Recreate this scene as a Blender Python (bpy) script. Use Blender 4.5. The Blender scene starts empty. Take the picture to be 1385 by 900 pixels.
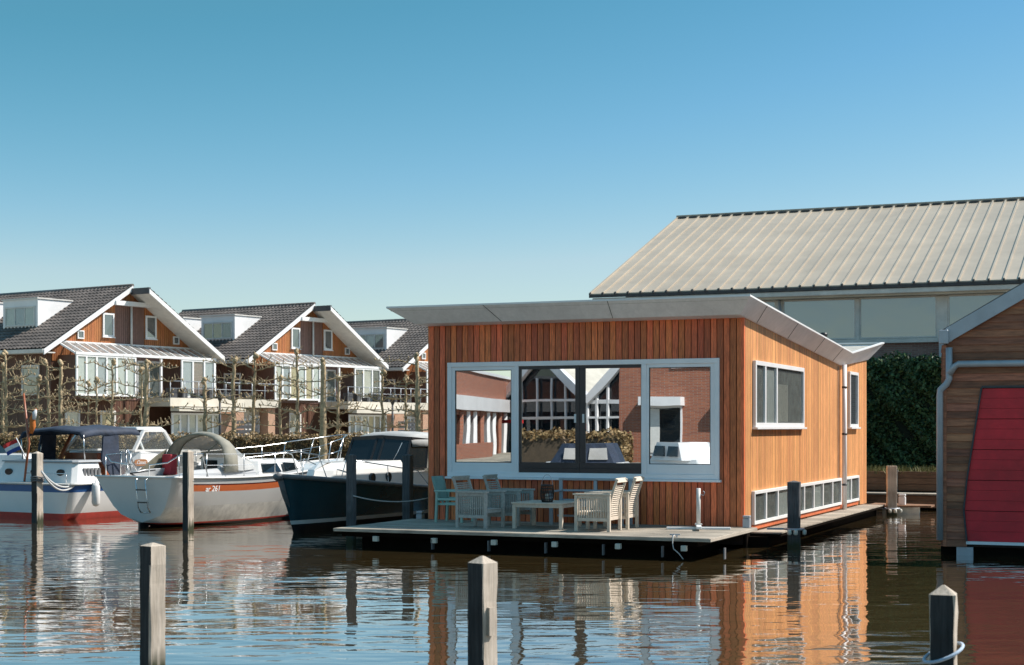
import bpy, bmesh, math, random
import numpy as np
from mathutils import Vector, Matrix
random.seed(7)
R = math.radians
F = 2120.0; CX = 692.5; HZ = 578.0; CH = 2.4      # photo focal length (px), centre column, horizon row, eye height
scene = bpy.context.scene
COL = scene.collection

def P(u, Y, z=0.0):                     # a point at depth Y seen in column u
    return Vector(((u-CX)/F*Y, Y, z))
def on_level(u, v, z):                  # a point on a level surface
    Y = (CH-z)*F/(v-HZ); return Vector(((u-CX)/F*Y, Y, z))

# ------------------------------------------------------------------ mesh builder
class MB:
    def __init__(s, T=None):
        s.bm = bmesh.new(); s.T = T or (lambda p: p); s.mi = 0
    def v(s, p):
        return s.bm.verts.new(s.T(tuple(p)))
    def face(s, pts, mi=None):
        try:
            f = s.bm.faces.new([s.v(p) for p in pts]); f.material_index = s.mi if mi is None else mi
            return f
        except ValueError: return None
    def hexa(s, b, t):                  # four bottom points, four top points
        vs = [s.v(p) for p in b] + [s.v(p) for p in t]
        for q in ((3,2,1,0),(4,5,6,7),(0,1,5,4),(1,2,6,5),(2,3,7,6),(3,0,4,7)):
            f = s.bm.faces.new([vs[i] for i in q]); f.material_index = s.mi
    def box(s, x0, x1, y0, y1, z0, z1):
        s.hexa([(x0,y0,z0),(x1,y0,z0),(x1,y1,z0),(x0,y1,z0)], [(x0,y0,z1),(x1,y0,z1),(x1,y1,z1),(x0,y1,z1)])
    def beam(s, a, b, w, h=None, up=(0,0,1)):
        h = h or w; a = Vector(a); b = Vector(b); d = (b-a).normalized(); up = Vector(up)
        if abs(d.dot(up)) > .98: up = Vector((1,0,0))
        r = d.cross(up).normalized(); u = r.cross(d)
        f = lambda c: [c - r*w/2 - u*h/2, c + r*w/2 - u*h/2, c + r*w/2 + u*h/2, c - r*w/2 + u*h/2]
        s.hexa(f(a), f(b))
    def prism(s, pts, d):               # polygon extruded by vector d
        d = Vector(d); A = [s.v(p) for p in pts]; B = [s.v(Vector(p)+d) for p in pts]; n = len(pts)
        s.bm.faces.new(A[::-1]).material_index = s.mi; s.bm.faces.new(B).material_index = s.mi
        for i in range(n):
            s.bm.faces.new([A[i], A[(i+1)%n], B[(i+1)%n], B[i]]).material_index = s.mi
    def tube(s, pts, r, n=8, cap=True):
        pts = [Vector(p) for p in pts]; rings = []
        rr = r if isinstance(r, (list, tuple)) else [r]*len(pts)
        ref = None
        for i, p in enumerate(pts):
            d = (pts[min(i+1, len(pts)-1)] - pts[max(i-1, 0)]).normalized()
            if ref is None:
                ref = Vector((0,0,1)) if abs(d.z) < .9 else Vector((1,0,0))
            a = d.cross(ref).normalized(); ref = a.cross(d).normalized()
            rings.append([s.v(p + (a*math.cos(2*math.pi*k/n) + ref*math.sin(2*math.pi*k/n))*rr[i]) for k in range(n)])
        for i in range(len(rings)-1):
            for k in range(n):
                f = s.bm.faces.new([rings[i][k], rings[i][(k+1)%n], rings[i+1][(k+1)%n], rings[i+1][k]])
                f.smooth = n > 5; f.material_index = s.mi
        if cap:
            s.bm.faces.new(rings[0][::-1]).material_index = s.mi; s.bm.faces.new(rings[-1]).material_index = s.mi
    def loft(s, rings, cap0=True, cap1=True, closed=True, smooth=True, mats=None):
        V = [[s.v(p) for p in r] for r in rings]; n = len(V[0])
        for i in range(len(V)-1):
            for k in range(n if closed else n-1):
                try:
                    f = s.bm.faces.new([V[i][k], V[i][(k+1)%n], V[i+1][(k+1)%n], V[i+1][k]])
                    f.smooth = smooth; f.material_index = mats[k] if mats else s.mi
                except ValueError: pass
        if cap0: s.bm.faces.new(V[0][::-1]).material_index = s.mi
        if cap1: s.bm.faces.new(V[-1]).material_index = s.mi
    def lathe(s, prof, c=(0,0,0), n=16):
        rings = [[(c[0]+r*math.cos(2*math.pi*k/n), c[1]+r*math.sin(2*math.pi*k/n), c[2]+z) for k in range(n)] for r, z in prof]
        s.loft(rings)
    def build(s, name, mats, parent=None, bevel=0, seg=1, weld=False):
        if weld: bmesh.ops.remove_doubles(s.bm, verts=s.bm.verts, dist=1e-4)
        bmesh.ops.recalc_face_normals(s.bm, faces=s.bm.faces)
        me = bpy.data.meshes.new(name); s.bm.to_mesh(me); s.bm.free()
        for m in (mats if isinstance(mats, (list, tuple)) else [mats]): me.materials.append(m)
        o = bpy.data.objects.new(name, me); COL.objects.link(o)
        if parent: o.parent = parent
        if bevel:
            b = o.modifiers.new('bevel', 'BEVEL'); b.width = bevel; b.segments = seg; b.limit_method = 'ANGLE'
            b.harden_normals = False
        return o

def pymesh(name, V, Fc, mat, parent=None):
    me = bpy.data.meshes.new(name); me.from_pydata(V, [], Fc); me.update()
    me.materials.append(mat); o = bpy.data.objects.new(name, me); COL.objects.link(o)
    if parent: o.parent = parent
    return o

def thing(name, label, cat, loc=(0,0,0), rz=0, group=None):
    o = bpy.data.objects.new(name, None); COL.objects.link(o); o.location = loc; o.rotation_euler = (0,0,rz)
    o.empty_display_size = .2
    return tag(o, label, cat, group)
def tag(o, label, cat, group=None):
    o['label'] = label; o['category'] = cat
    if group: o['group'] = group
    return o
def struct(o, kind='structure'):
    o['kind'] = kind; return o
KIDS = {}
def copy_tree(o, parent=None):
    c = o.copy(); COL.objects.link(c); c.parent = parent
    for ch in [x for x in COL.objects if x.parent == o]: copy_tree(ch, c)
    return c

# ------------------------------------------------------------------ materials
def newmat(name):
    m = bpy.data.materials.new(name); m.use_nodes = True
    nt = m.node_tree; b = nt.nodes['Principled BSDF']; return m, nt, b
def N(nt, t, **k):
    n = nt.nodes.new(t)
    for a, b in k.items(): setattr(n, a, b)
    return n
def mat(name, col, rough=.6, metal=0., var=.15, scale=6., stretch=(1,1,1), island=0., bump=0., bscale=None,
        big=.0, bigscale=.5, spec=.5, col2=None, coat=0., streak=None):
    m, nt, b = newmat(name); L = nt.links.new
    b.inputs['Roughness'].default_value = rough; b.inputs['Metallic'].default_value = metal
    b.inputs['Specular IOR Level'].default_value = spec; b.inputs['Coat Weight'].default_value = coat
    tc = N(nt, 'ShaderNodeTexCoord'); mp = N(nt, 'ShaderNodeMapping'); mp.inputs['Scale'].default_value = stretch
    L(tc.outputs['Object'], mp.inputs['Vector'])
    geo = N(nt, 'ShaderNodeNewGeometry')
    vec = mp.outputs[0]
    if island:
        off = N(nt, 'ShaderNodeVectorMath', operation='ADD'); mul = N(nt, 'ShaderNodeMath', operation='MULTIPLY'); mul.inputs[1].default_value = 37.
        L(geo.outputs['Random Per Island'], mul.inputs[0]); L(vec, off.inputs[0]); L(mul.outputs[0], off.inputs[1]); vec = off.outputs[0]
    no = N(nt, 'ShaderNodeTexNoise'); no.inputs['Scale'].default_value = scale; no.inputs['Detail'].default_value = 5; no.inputs['Roughness'].default_value = .65
    L(vec, no.inputs['Vector'])
    c = Vector(col); c2 = Vector(col2) if col2 else c*(1-2*var)
    ramp = N(nt, 'ShaderNodeMapRange'); ramp.inputs['From Min'].default_value = .3; ramp.inputs['From Max'].default_value = .7
    L(no.outputs['Fac'], ramp.inputs['Value'])
    mx = N(nt, 'ShaderNodeMix', data_type='RGBA'); mx.inputs[6].default_value = (*c2, 1)
    mx.inputs[7].default_value = (*(c*(1+var) if not col2 else c), 1)
    L(ramp.outputs[0], mx.inputs[0]); out = mx.outputs[2]
    if island:
        hs = N(nt, 'ShaderNodeHueSaturation'); mr = N(nt, 'ShaderNodeMapRange')
        mr.inputs['To Min'].default_value = 1-island; mr.inputs['To Max'].default_value = 1+island
        L(geo.outputs['Random Per Island'], mr.inputs['Value']); L(mr.outputs[0], hs.inputs['Value'])
        mh = N(nt, 'ShaderNodeMapRange'); mh.inputs['To Min'].default_value = .5+.02*island; mh.inputs['To Max'].default_value = .5-.02*island
        fr = N(nt, 'ShaderNodeMath', operation='FRACT'); m7 = N(nt, 'ShaderNodeMath', operation='MULTIPLY'); m7.inputs[1].default_value = 7.31
        L(geo.outputs['Random Per Island'], m7.inputs[0]); L(m7.outputs[0], fr.inputs[0]); L(fr.outputs[0], mh.inputs['Value'])
        L(mh.outputs[0], hs.inputs['Hue']); L(out, hs.inputs['Color']); out = hs.outputs[0]
    if big:
        n2 = N(nt, 'ShaderNodeTexNoise'); n2.inputs['Scale'].default_value = bigscale; n2.inputs['Detail'].default_value = 4
        L(tc.outputs['Object'], n2.inputs['Vector'])
        r2 = N(nt, 'ShaderNodeMapRange'); r2.inputs['From Min'].default_value = .35; r2.inputs['From Max'].default_value = .65
        r2.inputs['To Min'].default_value = 1-big; r2.inputs['To Max'].default_value = 1+big*.4
        L(n2.outputs['Fac'], r2.inputs['Value'])
        h2 = N(nt, 'ShaderNodeHueSaturation'); L(r2.outputs[0], h2.inputs['Value']); L(out, h2.inputs['Color']); out = h2.outputs[0]
    L(out, b.inputs['Base Color'])
    if bump:
        bn = N(nt, 'ShaderNodeBump'); bn.inputs['Strength'].default_value = 1; bn.inputs['Distance'].default_value = bump
        if bscale:
            n3 = N(nt, 'ShaderNodeTexNoise'); n3.inputs['Scale'].default_value = bscale; n3.inputs['Detail'].default_value = 4; L(vec, n3.inputs['Vector']); L(n3.outputs['Fac'], bn.inputs['Height'])
        else: L(no.outputs['Fac'], bn.inputs['Height'])
        L(bn.outputs[0], b.inputs['Normal'])
    return m

M = {}
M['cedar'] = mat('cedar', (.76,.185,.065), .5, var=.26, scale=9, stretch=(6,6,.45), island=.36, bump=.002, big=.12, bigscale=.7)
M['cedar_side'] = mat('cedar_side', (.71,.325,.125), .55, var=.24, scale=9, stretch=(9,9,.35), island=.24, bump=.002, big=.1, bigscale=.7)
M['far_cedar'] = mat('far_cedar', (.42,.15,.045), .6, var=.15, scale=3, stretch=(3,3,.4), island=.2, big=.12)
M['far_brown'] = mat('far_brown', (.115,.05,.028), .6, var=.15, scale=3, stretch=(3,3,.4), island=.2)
M['dark_gap'] = mat('dark_gap', (.03,.015,.01), .8)
M['fascia'] = mat('fascia', (.85,.83,.835), .45, var=.05, scale=3., stretch=(3,3,.25), big=.10, bigscale=.7)
M['roof_gravel'] = mat('roof_gravel', (.42,.41,.37), .9, var=.12, scale=8, big=.1)
M['white'] = mat('white', (.78,.78,.78), .35, var=.03, scale=2, big=.05)
M['upvc'] = mat('upvc', (.84,.86,.89), .3, var=.02, scale=2, big=.04)
M['old_white'] = mat('old_white', (.68,.66,.62), .5, var=.08, scale=3, big=.12)
M['cream'] = mat('cream', (.62,.57,.48), .6, var=.06, scale=2, big=.12)
M['door_dark'] = mat('door_dark', (.035,.032,.034), .3, var=.1, scale=3)
M['tile'] = mat('tile', (.14,.118,.105), .30, var=.18, scale=4, island=.0, big=.3, bigscale=.9)
M['metal_roof'] = mat('metal_roof', (.43,.365,.285), .4, metal=.0, var=.05, scale=1.2, big=.08, bigscale=.3)
M['metal_dark'] = mat('metal_dark', (.05,.05,.055), .5)
M['salmon'] = mat('salmon', (.42,.235,.15), .85, var=.12, scale=14, big=.1)
M['steel'] = mat('steel', (.62,.62,.62), .25, metal=1., var=.05)
M['galv'] = mat('galv', (.42,.45,.49), .45, metal=.3, var=.06, scale=3, big=.08)
M['gel'] = mat('gel', (.74,.73,.71), .22, var=.02, scale=1.5, big=.06, coat=.3)
M['gel_grey'] = mat('gel_grey', (.40,.41,.42), .3, var=.03, scale=1.5, coat=.2)
M['gel_stained'] = mat('gel_stained', (.76,.74,.69), .3, var=.12, scale=3, stretch=(2,2,1), big=.12, bigscale=1.5, coat=.2)
M['antifoul_red'] = mat('antifoul_red', (.55,.045,.03), .5, var=.1)
M['orange'] = mat('orange', (.80,.20,.07), .3, var=.03)
M['darkline'] = mat('darkline', (.10,.015,.02), .3)
M['blue'] = mat('blue', (.02,.09,.26), .3, var=.05)
M['hull_teal'] = mat('hull_teal', (.012,.055,.075), .18, var=.1, scale=1, coat=.4)
M['black'] = mat('black', (.012,.012,.014), .45, var=.1)
M['rubber'] = mat('rubber', (.14,.14,.145), .6, var=.15)
M['canvas_blue'] = mat('canvas_blue', (.022,.034,.062), .75, var=.2, scale=4, bump=.02, bscale=5)
M['canvas_grey'] = mat('canvas_grey', (.40,.41,.41), .8, var=.1, scale=3, bump=.015, bscale=4)
M['hood'] = mat('hood', (.27,.26,.215), .8, var=.1, scale=3, bump=.02, bscale=4)
M['canvas_olive'] = mat('canvas_olive', (.15,.14,.10), .8, var=.1, scale=3, bump=.015, bscale=4)
M['vinyl'] = mat('vinyl', (.42,.40,.37), .1, var=.1, scale=2, bump=.02, bscale=2, coat=.5)
M['rope'] = mat('rope', (.55,.55,.54), .8, var=.15, scale=60)
M['rope_blue'] = mat('rope_blue', (.45,.55,.68), .7, var=.15, scale=60)
M['teak'] = mat('teak', (.44,.42,.38), .75, var=.14, scale=10, stretch=(2,2,2), island=.1)
M['teak_warm'] = mat('teak_warm', (.62,.53,.43), .7, var=.1, scale=10, island=.08)
M['teal_paint'] = mat('teal_paint', (.40,.58,.50), .6, var=.06, scale=5)
M['teal_cloth'] = mat('teal_cloth', (.24,.37,.33), .85, var=.08, scale=9)
M['grey_paint'] = mat('grey_paint', (.42,.45,.48), .5, var=.05, scale=5)
M['deck'] = mat('deck', (.40,.35,.285), .8, var=.22, scale=7, stretch=(.5,6,6), island=.25, bump=.002, big=.35, bigscale=.8)
M['float_dark'] = mat('float_dark', (.010,.007,.005), .9, var=.2, scale=3, spec=.05)
M['float_block'] = mat('float_block', (.62,.60,.52), .7, var=.1)
M['siding'] = mat('siding', (.39,.150,.078), .65, var=.25, scale=5, stretch=(.5,5,5), island=.38, bump=.003, big=.15)
M['red_door'] = mat('red_door', (.66,.014,.03), .42, var=.08, scale=4, big=.22, bigscale=1.1)
M['timber_brown'] = mat('timber_brown', (.26,.135,.075), .8, var=.2, scale=5, stretch=(.5,4,4), island=.15, bump=.004, big=.25, bigscale=1.5)
M['bark'] = mat('bark', (.60,.45,.27), .85, var=.25, scale=7, bump=.03, col2=(.17,.13,.075))
M['curtain'] = mat('curtain', (.66,.66,.62), .8, var=.05)
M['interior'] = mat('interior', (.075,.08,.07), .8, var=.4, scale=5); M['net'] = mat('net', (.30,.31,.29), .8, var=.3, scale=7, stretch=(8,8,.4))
M['curtain_tan'] = mat('curtain_tan', (.55,.42,.22), .8, var=.1)
M['lantern'] = mat('lantern', (.035,.022,.018), .6)
M['flag_red'] = mat('flag_red', (.5,.03,.03), .8); M['flag_white'] = mat('flag_white', (.75,.75,.75), .8); M['flag_blue'] = mat('flag_blue', (.03,.07,.3), .8)
M['flag_orange'] = mat('flag_orange', (.6,.17,.03), .8, var=.2); M['varnish'] = mat('varnish', (.34,.10,.04), .35, var=.2, scale=5, coat=.3)
M['plate'] = mat('plate', (.30,.13,.05), .5, var=.1)
M['ground'] = mat('ground', (.32,.29,.23), .95, var=.3, scale=2, big=.2, bigscale=.2)
M['concrete'] = mat('concrete', (.26,.245,.215), .85, var=.15, scale=3, big=.2)
M['awning_red'] = mat('awning_red', (.5,.02,.02), .7)
M['seat_red'] = mat('seat_red', (.32,.02,.03), .7)

def pile_mat(name, col, dark):
    m = mat(name, col, .9, var=.2, scale=7, stretch=(5,5,.35), bump=.006, col2=dark, big=.3, bigscale=2.5)
    nt = m.node_tree; b = nt.nodes['Principled BSDF']; L = nt.links.new        # wet, algae-stained foot near the water line
    src = b.inputs['Base Color'].links[0].from_socket
    geo = N(nt, 'ShaderNodeNewGeometry'); sp = N(nt, 'ShaderNodeSeparateXYZ'); L(geo.outputs['Position'], sp.inputs[0])
    no = N(nt, 'ShaderNodeTexNoise'); no.inputs['Scale'].default_value = 5; ad = N(nt, 'ShaderNodeMath', operation='MULTIPLY_ADD')
    ad.inputs[1].default_value = .3; L(no.outputs['Fac'], ad.inputs[0]); L(sp.outputs['Z'], ad.inputs[2])
    mr = N(nt, 'ShaderNodeMapRange'); mr.inputs['From Min'].default_value = .22; mr.inputs['From Max'].default_value = .42
    mr.inputs['To Min'].default_value = 1; mr.inputs['To Max'].default_value = 0; L(ad.outputs[0], mr.inputs['Value'])
    mx = N(nt, 'ShaderNodeMix', data_type='RGBA'); L(mr.outputs[0], mx.inputs[0]); L(src, mx.inputs[6]); mx.inputs[7].default_value = (.035,.04,.018,1)
    L(mx.outputs[2], b.inputs['Base Color']); return m
M['pile'] = pile_mat('pile', (.56,.48,.40), (.36,.30,.235))
M['pile_dark_face'] = mat('pile_dark_face', (.055,.058,.06), .85, var=.3, scale=6, stretch=(5,5,.3), bump=.006, col2=(.012,.016,.018), big=.3, bigscale=2.)
M['pile_dark'] = pile_mat('pile_dark', (.13,.135,.14), (.05,.05,.055))

def glass(name, refl=.55, tint=(.93,.97,1.), dark=(.02,.025,.03), wav=.0012, ws=1.3, rough=.005, top=1.):
    m, nt, b = newmat(name); L = nt.links.new
    out = nt.nodes['Material Output']; g = N(nt, 'ShaderNodeBsdfGlossy'); g.inputs['Color'].default_value = (*tint, 1); g.inputs['Roughness'].default_value = rough
    b.inputs['Base Color'].default_value = (*dark, 1); b.inputs['Roughness'].default_value = .4; b.inputs['Specular IOR Level'].default_value = 0.
    lw = N(nt, 'ShaderNodeLayerWeight'); lw.inputs['Blend'].default_value = .25
    mr = N(nt, 'ShaderNodeMapRange'); mr.inputs['To Min'].default_value = refl; mr.inputs['To Max'].default_value = top
    L(lw.outputs['Fresnel'], mr.inputs['Value']); mx = N(nt, 'ShaderNodeMixShader')
    L(mr.outputs[0], mx.inputs[0]); L(b.outputs[0], mx.inputs[1]); L(g.outputs[0], mx.inputs[2]); L(mx.outputs[0], out.inputs['Surface'])
    if wav:
        tc = N(nt, 'ShaderNodeTexCoord'); no = N(nt, 'ShaderNodeTexNoise'); no.inputs['Scale'].default_value = ws; no.inputs['Detail'].default_value = 1
        L(tc.outputs['Object'], no.inputs['Vector']); bn = N(nt, 'ShaderNodeBump'); bn.inputs['Distance'].default_value = wav; bn.inputs['Strength'].default_value = 1
        L(no.outputs['Fac'], bn.inputs['Height']); L(bn.outputs[0], g.inputs['Normal'])
    return m
M['mirror_glass'] = glass('mirror_glass', .80, wav=.0011, ws=.8)
M['glass'] = glass('glass', .16, dark=(.05,.06,.065), wav=.003)
M['hall_glass'] = glass('hall_glass', .20, top=.5, dark=(.09,.11,.12), wav=.003)
M['boat_glass'] = glass('boat_glass', .05, top=.5, dark=(.008,.012,.015), wav=0)
def clear(name, alpha, tint=(.8,.85,.85), refl=.12):        # see-through pane
    m, nt, b = newmat(name); L = nt.links.new; out = nt.nodes['Material Output']
    t = N(nt, 'ShaderNodeBsdfTransparent'); t.inputs[0].default_value = (*tint, 1); g = N(nt, 'ShaderNodeBsdfGlossy'); g.inputs['Roughness'].default_value = .02
    b.inputs['Base Color'].default_value = (.5,.5,.48,1); mx = N(nt, 'ShaderNodeMixShader'); mx.inputs[0].default_value = refl
    m2 = N(nt, 'ShaderNodeMixShader'); m2.inputs[0].default_value = alpha
    L(t.outputs[0], m2.inputs[1]); L(b.outputs[0], m2.inputs[2]); L(m2.outputs[0], mx.inputs[1]); L(g.outputs[0], mx.inputs[2]); L(mx.outputs[0], out.inputs['Surface'])
    return m
M['clear'] = clear('clear', .05, (.9,.93,.93), .07); M['clear_old'] = clear('clear_old', .42, (.85,.83,.78), .1); M['canopy_glass'] = clear('canopy_glass', .38, (.9,.9,.9), .15)

def brick_mat(name, c1, c2, mortar):
    m, nt, b = newmat(name); L = nt.links.new; tc = N(nt, 'ShaderNodeTexCoord')
    sp = N(nt, 'ShaderNodeSeparateXYZ'); L(tc.outputs['Object'], sp.inputs[0]); ad = N(nt, 'ShaderNodeMath', operation='ADD')
    L(sp.outputs[0], ad.inputs[0]); L(sp.outputs[1], ad.inputs[1]); cb = N(nt, 'ShaderNodeCombineXYZ'); L(ad.outputs[0], cb.inputs[0]); L(sp.outputs[2], cb.inputs[1])
    br = N(nt, 'ShaderNodeTexBrick'); br.inputs['Scale'].default_value = 1; br.inputs['Brick Width'].default_value = .22; br.inputs['Row Height'].default_value = .065
    br.inputs['Mortar Size'].default_value = .007; br.inputs['Color1'].default_value = (*c1,1); br.inputs['Color2'].default_value = (*c2,1); br.inputs['Mortar'].default_value = (*mortar,1)
    L(cb.outputs[0], br.inputs['Vector']); L(br.outputs['Color'], b.inputs['Base Color']); b.inputs['Roughness'].default_value = .9
    bn = N(nt, 'ShaderNodeBump'); bn.inputs['Distance'].default_value = .006; bn.invert = True; L(br.outputs['Fac'], bn.inputs['Height']); L(bn.outputs[0], b.inputs['Normal'])
    return m
M['brick'] = brick_mat('brick', (.36,.12,.06), (.26,.08,.045), (.30,.25,.2))
M['brick_pink'] = brick_mat('brick_pink', (.30,.17,.14), (.22,.12,.10), (.3,.26,.23))
M['brick_salmon'] = brick_mat('brick_salmon', (.48,.27,.17), (.40,.22,.14), (.4,.33,.26))

def leaf_mat(name, c1, c2):
    m, nt, b = newmat(name); L = nt.links.new; geo = N(nt, 'ShaderNodeNewGeometry'); cr = N(nt, 'ShaderNodeValToRGB')
    cr.color_ramp.elements[0].color = (*c1,1); cr.color_ramp.elements[1].color = (*c2,1); L(geo.outputs['Random Per Island'], cr.inputs[0])
    L(cr.outputs[0], b.inputs['Base Color']); b.inputs['Roughness'].default_value = .5; b.inputs['Specular IOR Level'].default_value = .35; return m
M['ivy'] = leaf_mat('ivy', (.015,.035,.012), (.11,.17,.06))
M['beech'] = leaf_mat('beech', (.13,.075,.03), (.38,.27,.13))
M['grass'] = leaf_mat('grass', (.10,.10,.03), (.26,.24,.09))

# water
def water_mat():
    m, nt, b = newmat('water'); L = nt.links.new
    b.inputs['Base Color'].default_value = (.090,.062,.026,1); b.inputs['Roughness'].default_value = .015; b.inputs['IOR'].default_value = 1.55; b.inputs['Coat Weight'].default_value = 1.; b.inputs['Coat Roughness'].default_value = .01; b.inputs['Coat IOR'].default_value = 1.6
    b.inputs['Specular IOR Level'].default_value = .75
    geo = N(nt, 'ShaderNodeNewGeometry')
    def noise(scale, stretch, det, rot=0):
        mp = N(nt, 'ShaderNodeMapping'); mp.inputs['Scale'].default_value = stretch; mp.inputs['Rotation'].default_value = (0,0,rot)
        L(geo.outputs['Position'], mp.inputs[0]); n = N(nt, 'ShaderNodeTexNoise'); n.inputs['Scale'].default_value = scale; n.inputs['Detail'].default_value = det
        n.inputs['Roughness'].default_value = .5; L(mp.outputs[0], n.inputs['Vector']); return n.outputs['Fac']
    a = noise(.55, (.7,1,1), 1, .3); c = noise(2.1, (.55,1.2,1), 1.5, -.12); d = noise(7., (.7,1.25,1), 2, .1); patch = noise(.11, (.45,1,1), 2, .15)
    pr = N(nt, 'ShaderNodeMapRange'); pr.inputs['From Min'].default_value = .38; pr.inputs['From Max'].default_value = .62; pr.inputs['To Min'].default_value = .25; pr.inputs['To Max'].default_value = 1.; L(patch, pr.inputs['Value'])
    def mul(x, y):
        q = N(nt, 'ShaderNodeMath', operation='MULTIPLY'); L(x, q.inputs[0])
        if isinstance(y, float): q.inputs[1].default_value = y
        else: L(y, q.inputs[1])
        return q.outputs[0]
    def add(x, y):
        q = N(nt, 'ShaderNodeMath', operation='ADD'); L(x, q.inputs[0]); L(y, q.inputs[1]); return q.outputs[0]
    h = add(mul(a, .020), mul(add(mul(c, .020), mul(d, .0019)), pr.outputs[0]))
    bn = N(nt, 'ShaderNodeBump'); bn.inputs['Strength'].default_value = 1; bn.inputs['Distance'].default_value = 1.; L(h, bn.inputs['Height']); L(bn.outputs[0], b.inputs['Normal']); L(bn.outputs[0], b.inputs['Coat Normal'])
    return m
M['water'] = water_mat()

# ------------------------------------------------------------------ setting: ground, water, quay walls
basin = [(-70,54),(-2,58),(3,50.5),(60,26.5),(60,-2),(-9,-2),(-14.7,4.1),(-26.3,13.3),(-70,30)]
G = .9
bm = bmesh.new()
outer = [bm.verts.new(p) for p in ((-2500,-2500,G),(2500,-2500,G),(2500,2500,G),(-2500,2500,G))]
inner = [bm.verts.new((x,y,G)) for x, y in basin]
ed = [bm.edges.new((l[i], l[(i+1)%len(l)])) for l in (outer, inner) for i in range(len(l))]
bmesh.ops.triangle_fill(bm, edges=ed, use_beauty=True)
bmesh.ops.recalc_face_normals(bm, faces=bm.faces)
for f in bm.faces:
    if f.normal.z < 0: f.normal_flip()
me = bpy.data.meshes.new('ground'); bm.to_mesh(me); bm.free(); me.materials.append(M['ground'])
gr = bpy.data.objects.new('ground', me); COL.objects.link(gr); struct(gr)
mb = MB()
for i in range(len(basin)):
    a = Vector((*basin[i], 0)); b = Vector((*basin[(i+1)%len(basin)], 0)); d = (b-a).normalized(); n = Vector((-d.y, d.x, 0))*-.25
    mb.hexa([a+Vector((0,0,-2)), b+Vector((0,0,-2)), b+n*-1+Vector((0,0,-2)), a+n*-1+Vector((0,0,-2))],
            [a+Vector((0,0,G+.04)), b+Vector((0,0,G+.04)), b+n*-1+Vector((0,0,G+.04)), a+n*-1+Vector((0,0,G+.04))])
struct(mb.build('quay_wall', M['concrete']))
mb = MB(); mb.face([(-90,-20,0),(80,-20,0),(80,70,0),(-90,70,0)]); struct(mb.build('water', M['water']))

# ------------------------------------------------------------------ helpers for facades
def tfront(y0=0.): return lambda p: (p[0], y0-p[1], p[2])        # (along, outward, z) on a wall facing -y
def tside(x0=0.): return lambda p: (x0+p[1], p[0], p[2])         # on a wall facing +x
def tleft(x0=0.): return lambda p: (x0-p[1], p[0], p[2])         # on a wall facing -x
def boards(mb, x0, x1, pitch, zb, zt, out, th=.02, gap=.008, jit=.0):
    n = max(1, round((x1-x0)/pitch)); w = (x1-x0)/n
    fz = lambda f, x: f(x) if callable(f) else f
    for i in range(n):
        a = x0+i*w+gap/2; b = x0+(i+1)*w-gap/2; o = out + random.uniform(-jit, jit)
        mb.hexa([(a,o-th,fz(zb,a)),(b,o-th,fz(zb,b)),(b,o,fz(zb,b)),(a,o,fz(zb,a))],[(a,o-th,fz(zt,a)),(b,o-th,fz(zt,b)),(b,o,fz(zt,b)),(a,o,fz(zt,a))])
def hboards(mb, z0, z1, pitch, xl, xr, out, tilt=.018, th=.02):
    n = round((z1-z0)/pitch); w = (z1-z0)/n
    for i in range(n):
        a = z0+i*w; b = a+w+.004
        L0 = xl(a) if callable(xl) else xl; L1 = xl(b) if callable(xl) else xl; R0 = xr(a) if callable(xr) else xr; R1 = xr(b) if callable(xr) else xr
        if R0-L0 < .03 and R1-L1 < .03: continue
        mb.hexa([(L0,out-th,a),(R0,out-th,a),(R0,out+tilt,a),(L0,out+tilt,a)],[(L1,out-th,b),(R1,out-th,b),(R1,out,b),(L1,out,b)])
def window(parent, T, x0, x1, z0, z1, mull=(), fw=.07, dep=.06, fm=None, pm=None, mw=None, sill=False, out0=0., label=None, trans=(), back=None, name='window'):
    """frame with mullions and one pane per bay"""
    mb = MB(T); fm = fm or M['upvc']; pm = pm or M['glass']; mw = mw or fw*.8; o0 = out0; o1 = out0+dep
    mb.box(x0,x1,o0,o1,z0,z0+fw); mb.box(x0,x1,o0,o1,z1-fw,z1); mb.box(x0,x0+fw,o0,o1,z0+fw,z1-fw); mb.box(x1-fw,x1,o0,o1,z0+fw,z1-fw)
    for m in mull: mb.box(m-mw/2,m+mw/2,o0,o1-.004,z0+fw,z1-fw)
    for z in trans: mb.box(x0+fw,x1-fw,o0,o1-.008,z-mw/2,z+mw/2)
    w = mb.build(name, fm, parent, bevel=.004)
    xs = [x0+fw] + [m for mm in mull for m in (mm-mw/2, mm+mw/2)] + [x1-fw]
    for i in range(0, len(xs), 2):
        mb = MB(T); mb.box(xs[i]-.004, xs[i+1]+.004, o0+dep*.35, o0+dep*.35+.012, z0+fw-.004, z1-fw+.004); mb.build('pane', pm, w)
        if back:
            mb = MB(T); mb.box(xs[i]-.002, xs[i+1]+.002, o0+.002, o0+dep*.2, z0+fw-.002, z1-fw+.002); mb.build('blind', back[(i//2) % len(back)], w)
    if sill:
        mb = MB(T); mb.box(x0-.04, x1+.04, out0-.0, o1+.05, z0-.045, z0-.003); mb.build('sill', fm, w, bevel=.004)
    return w

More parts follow.
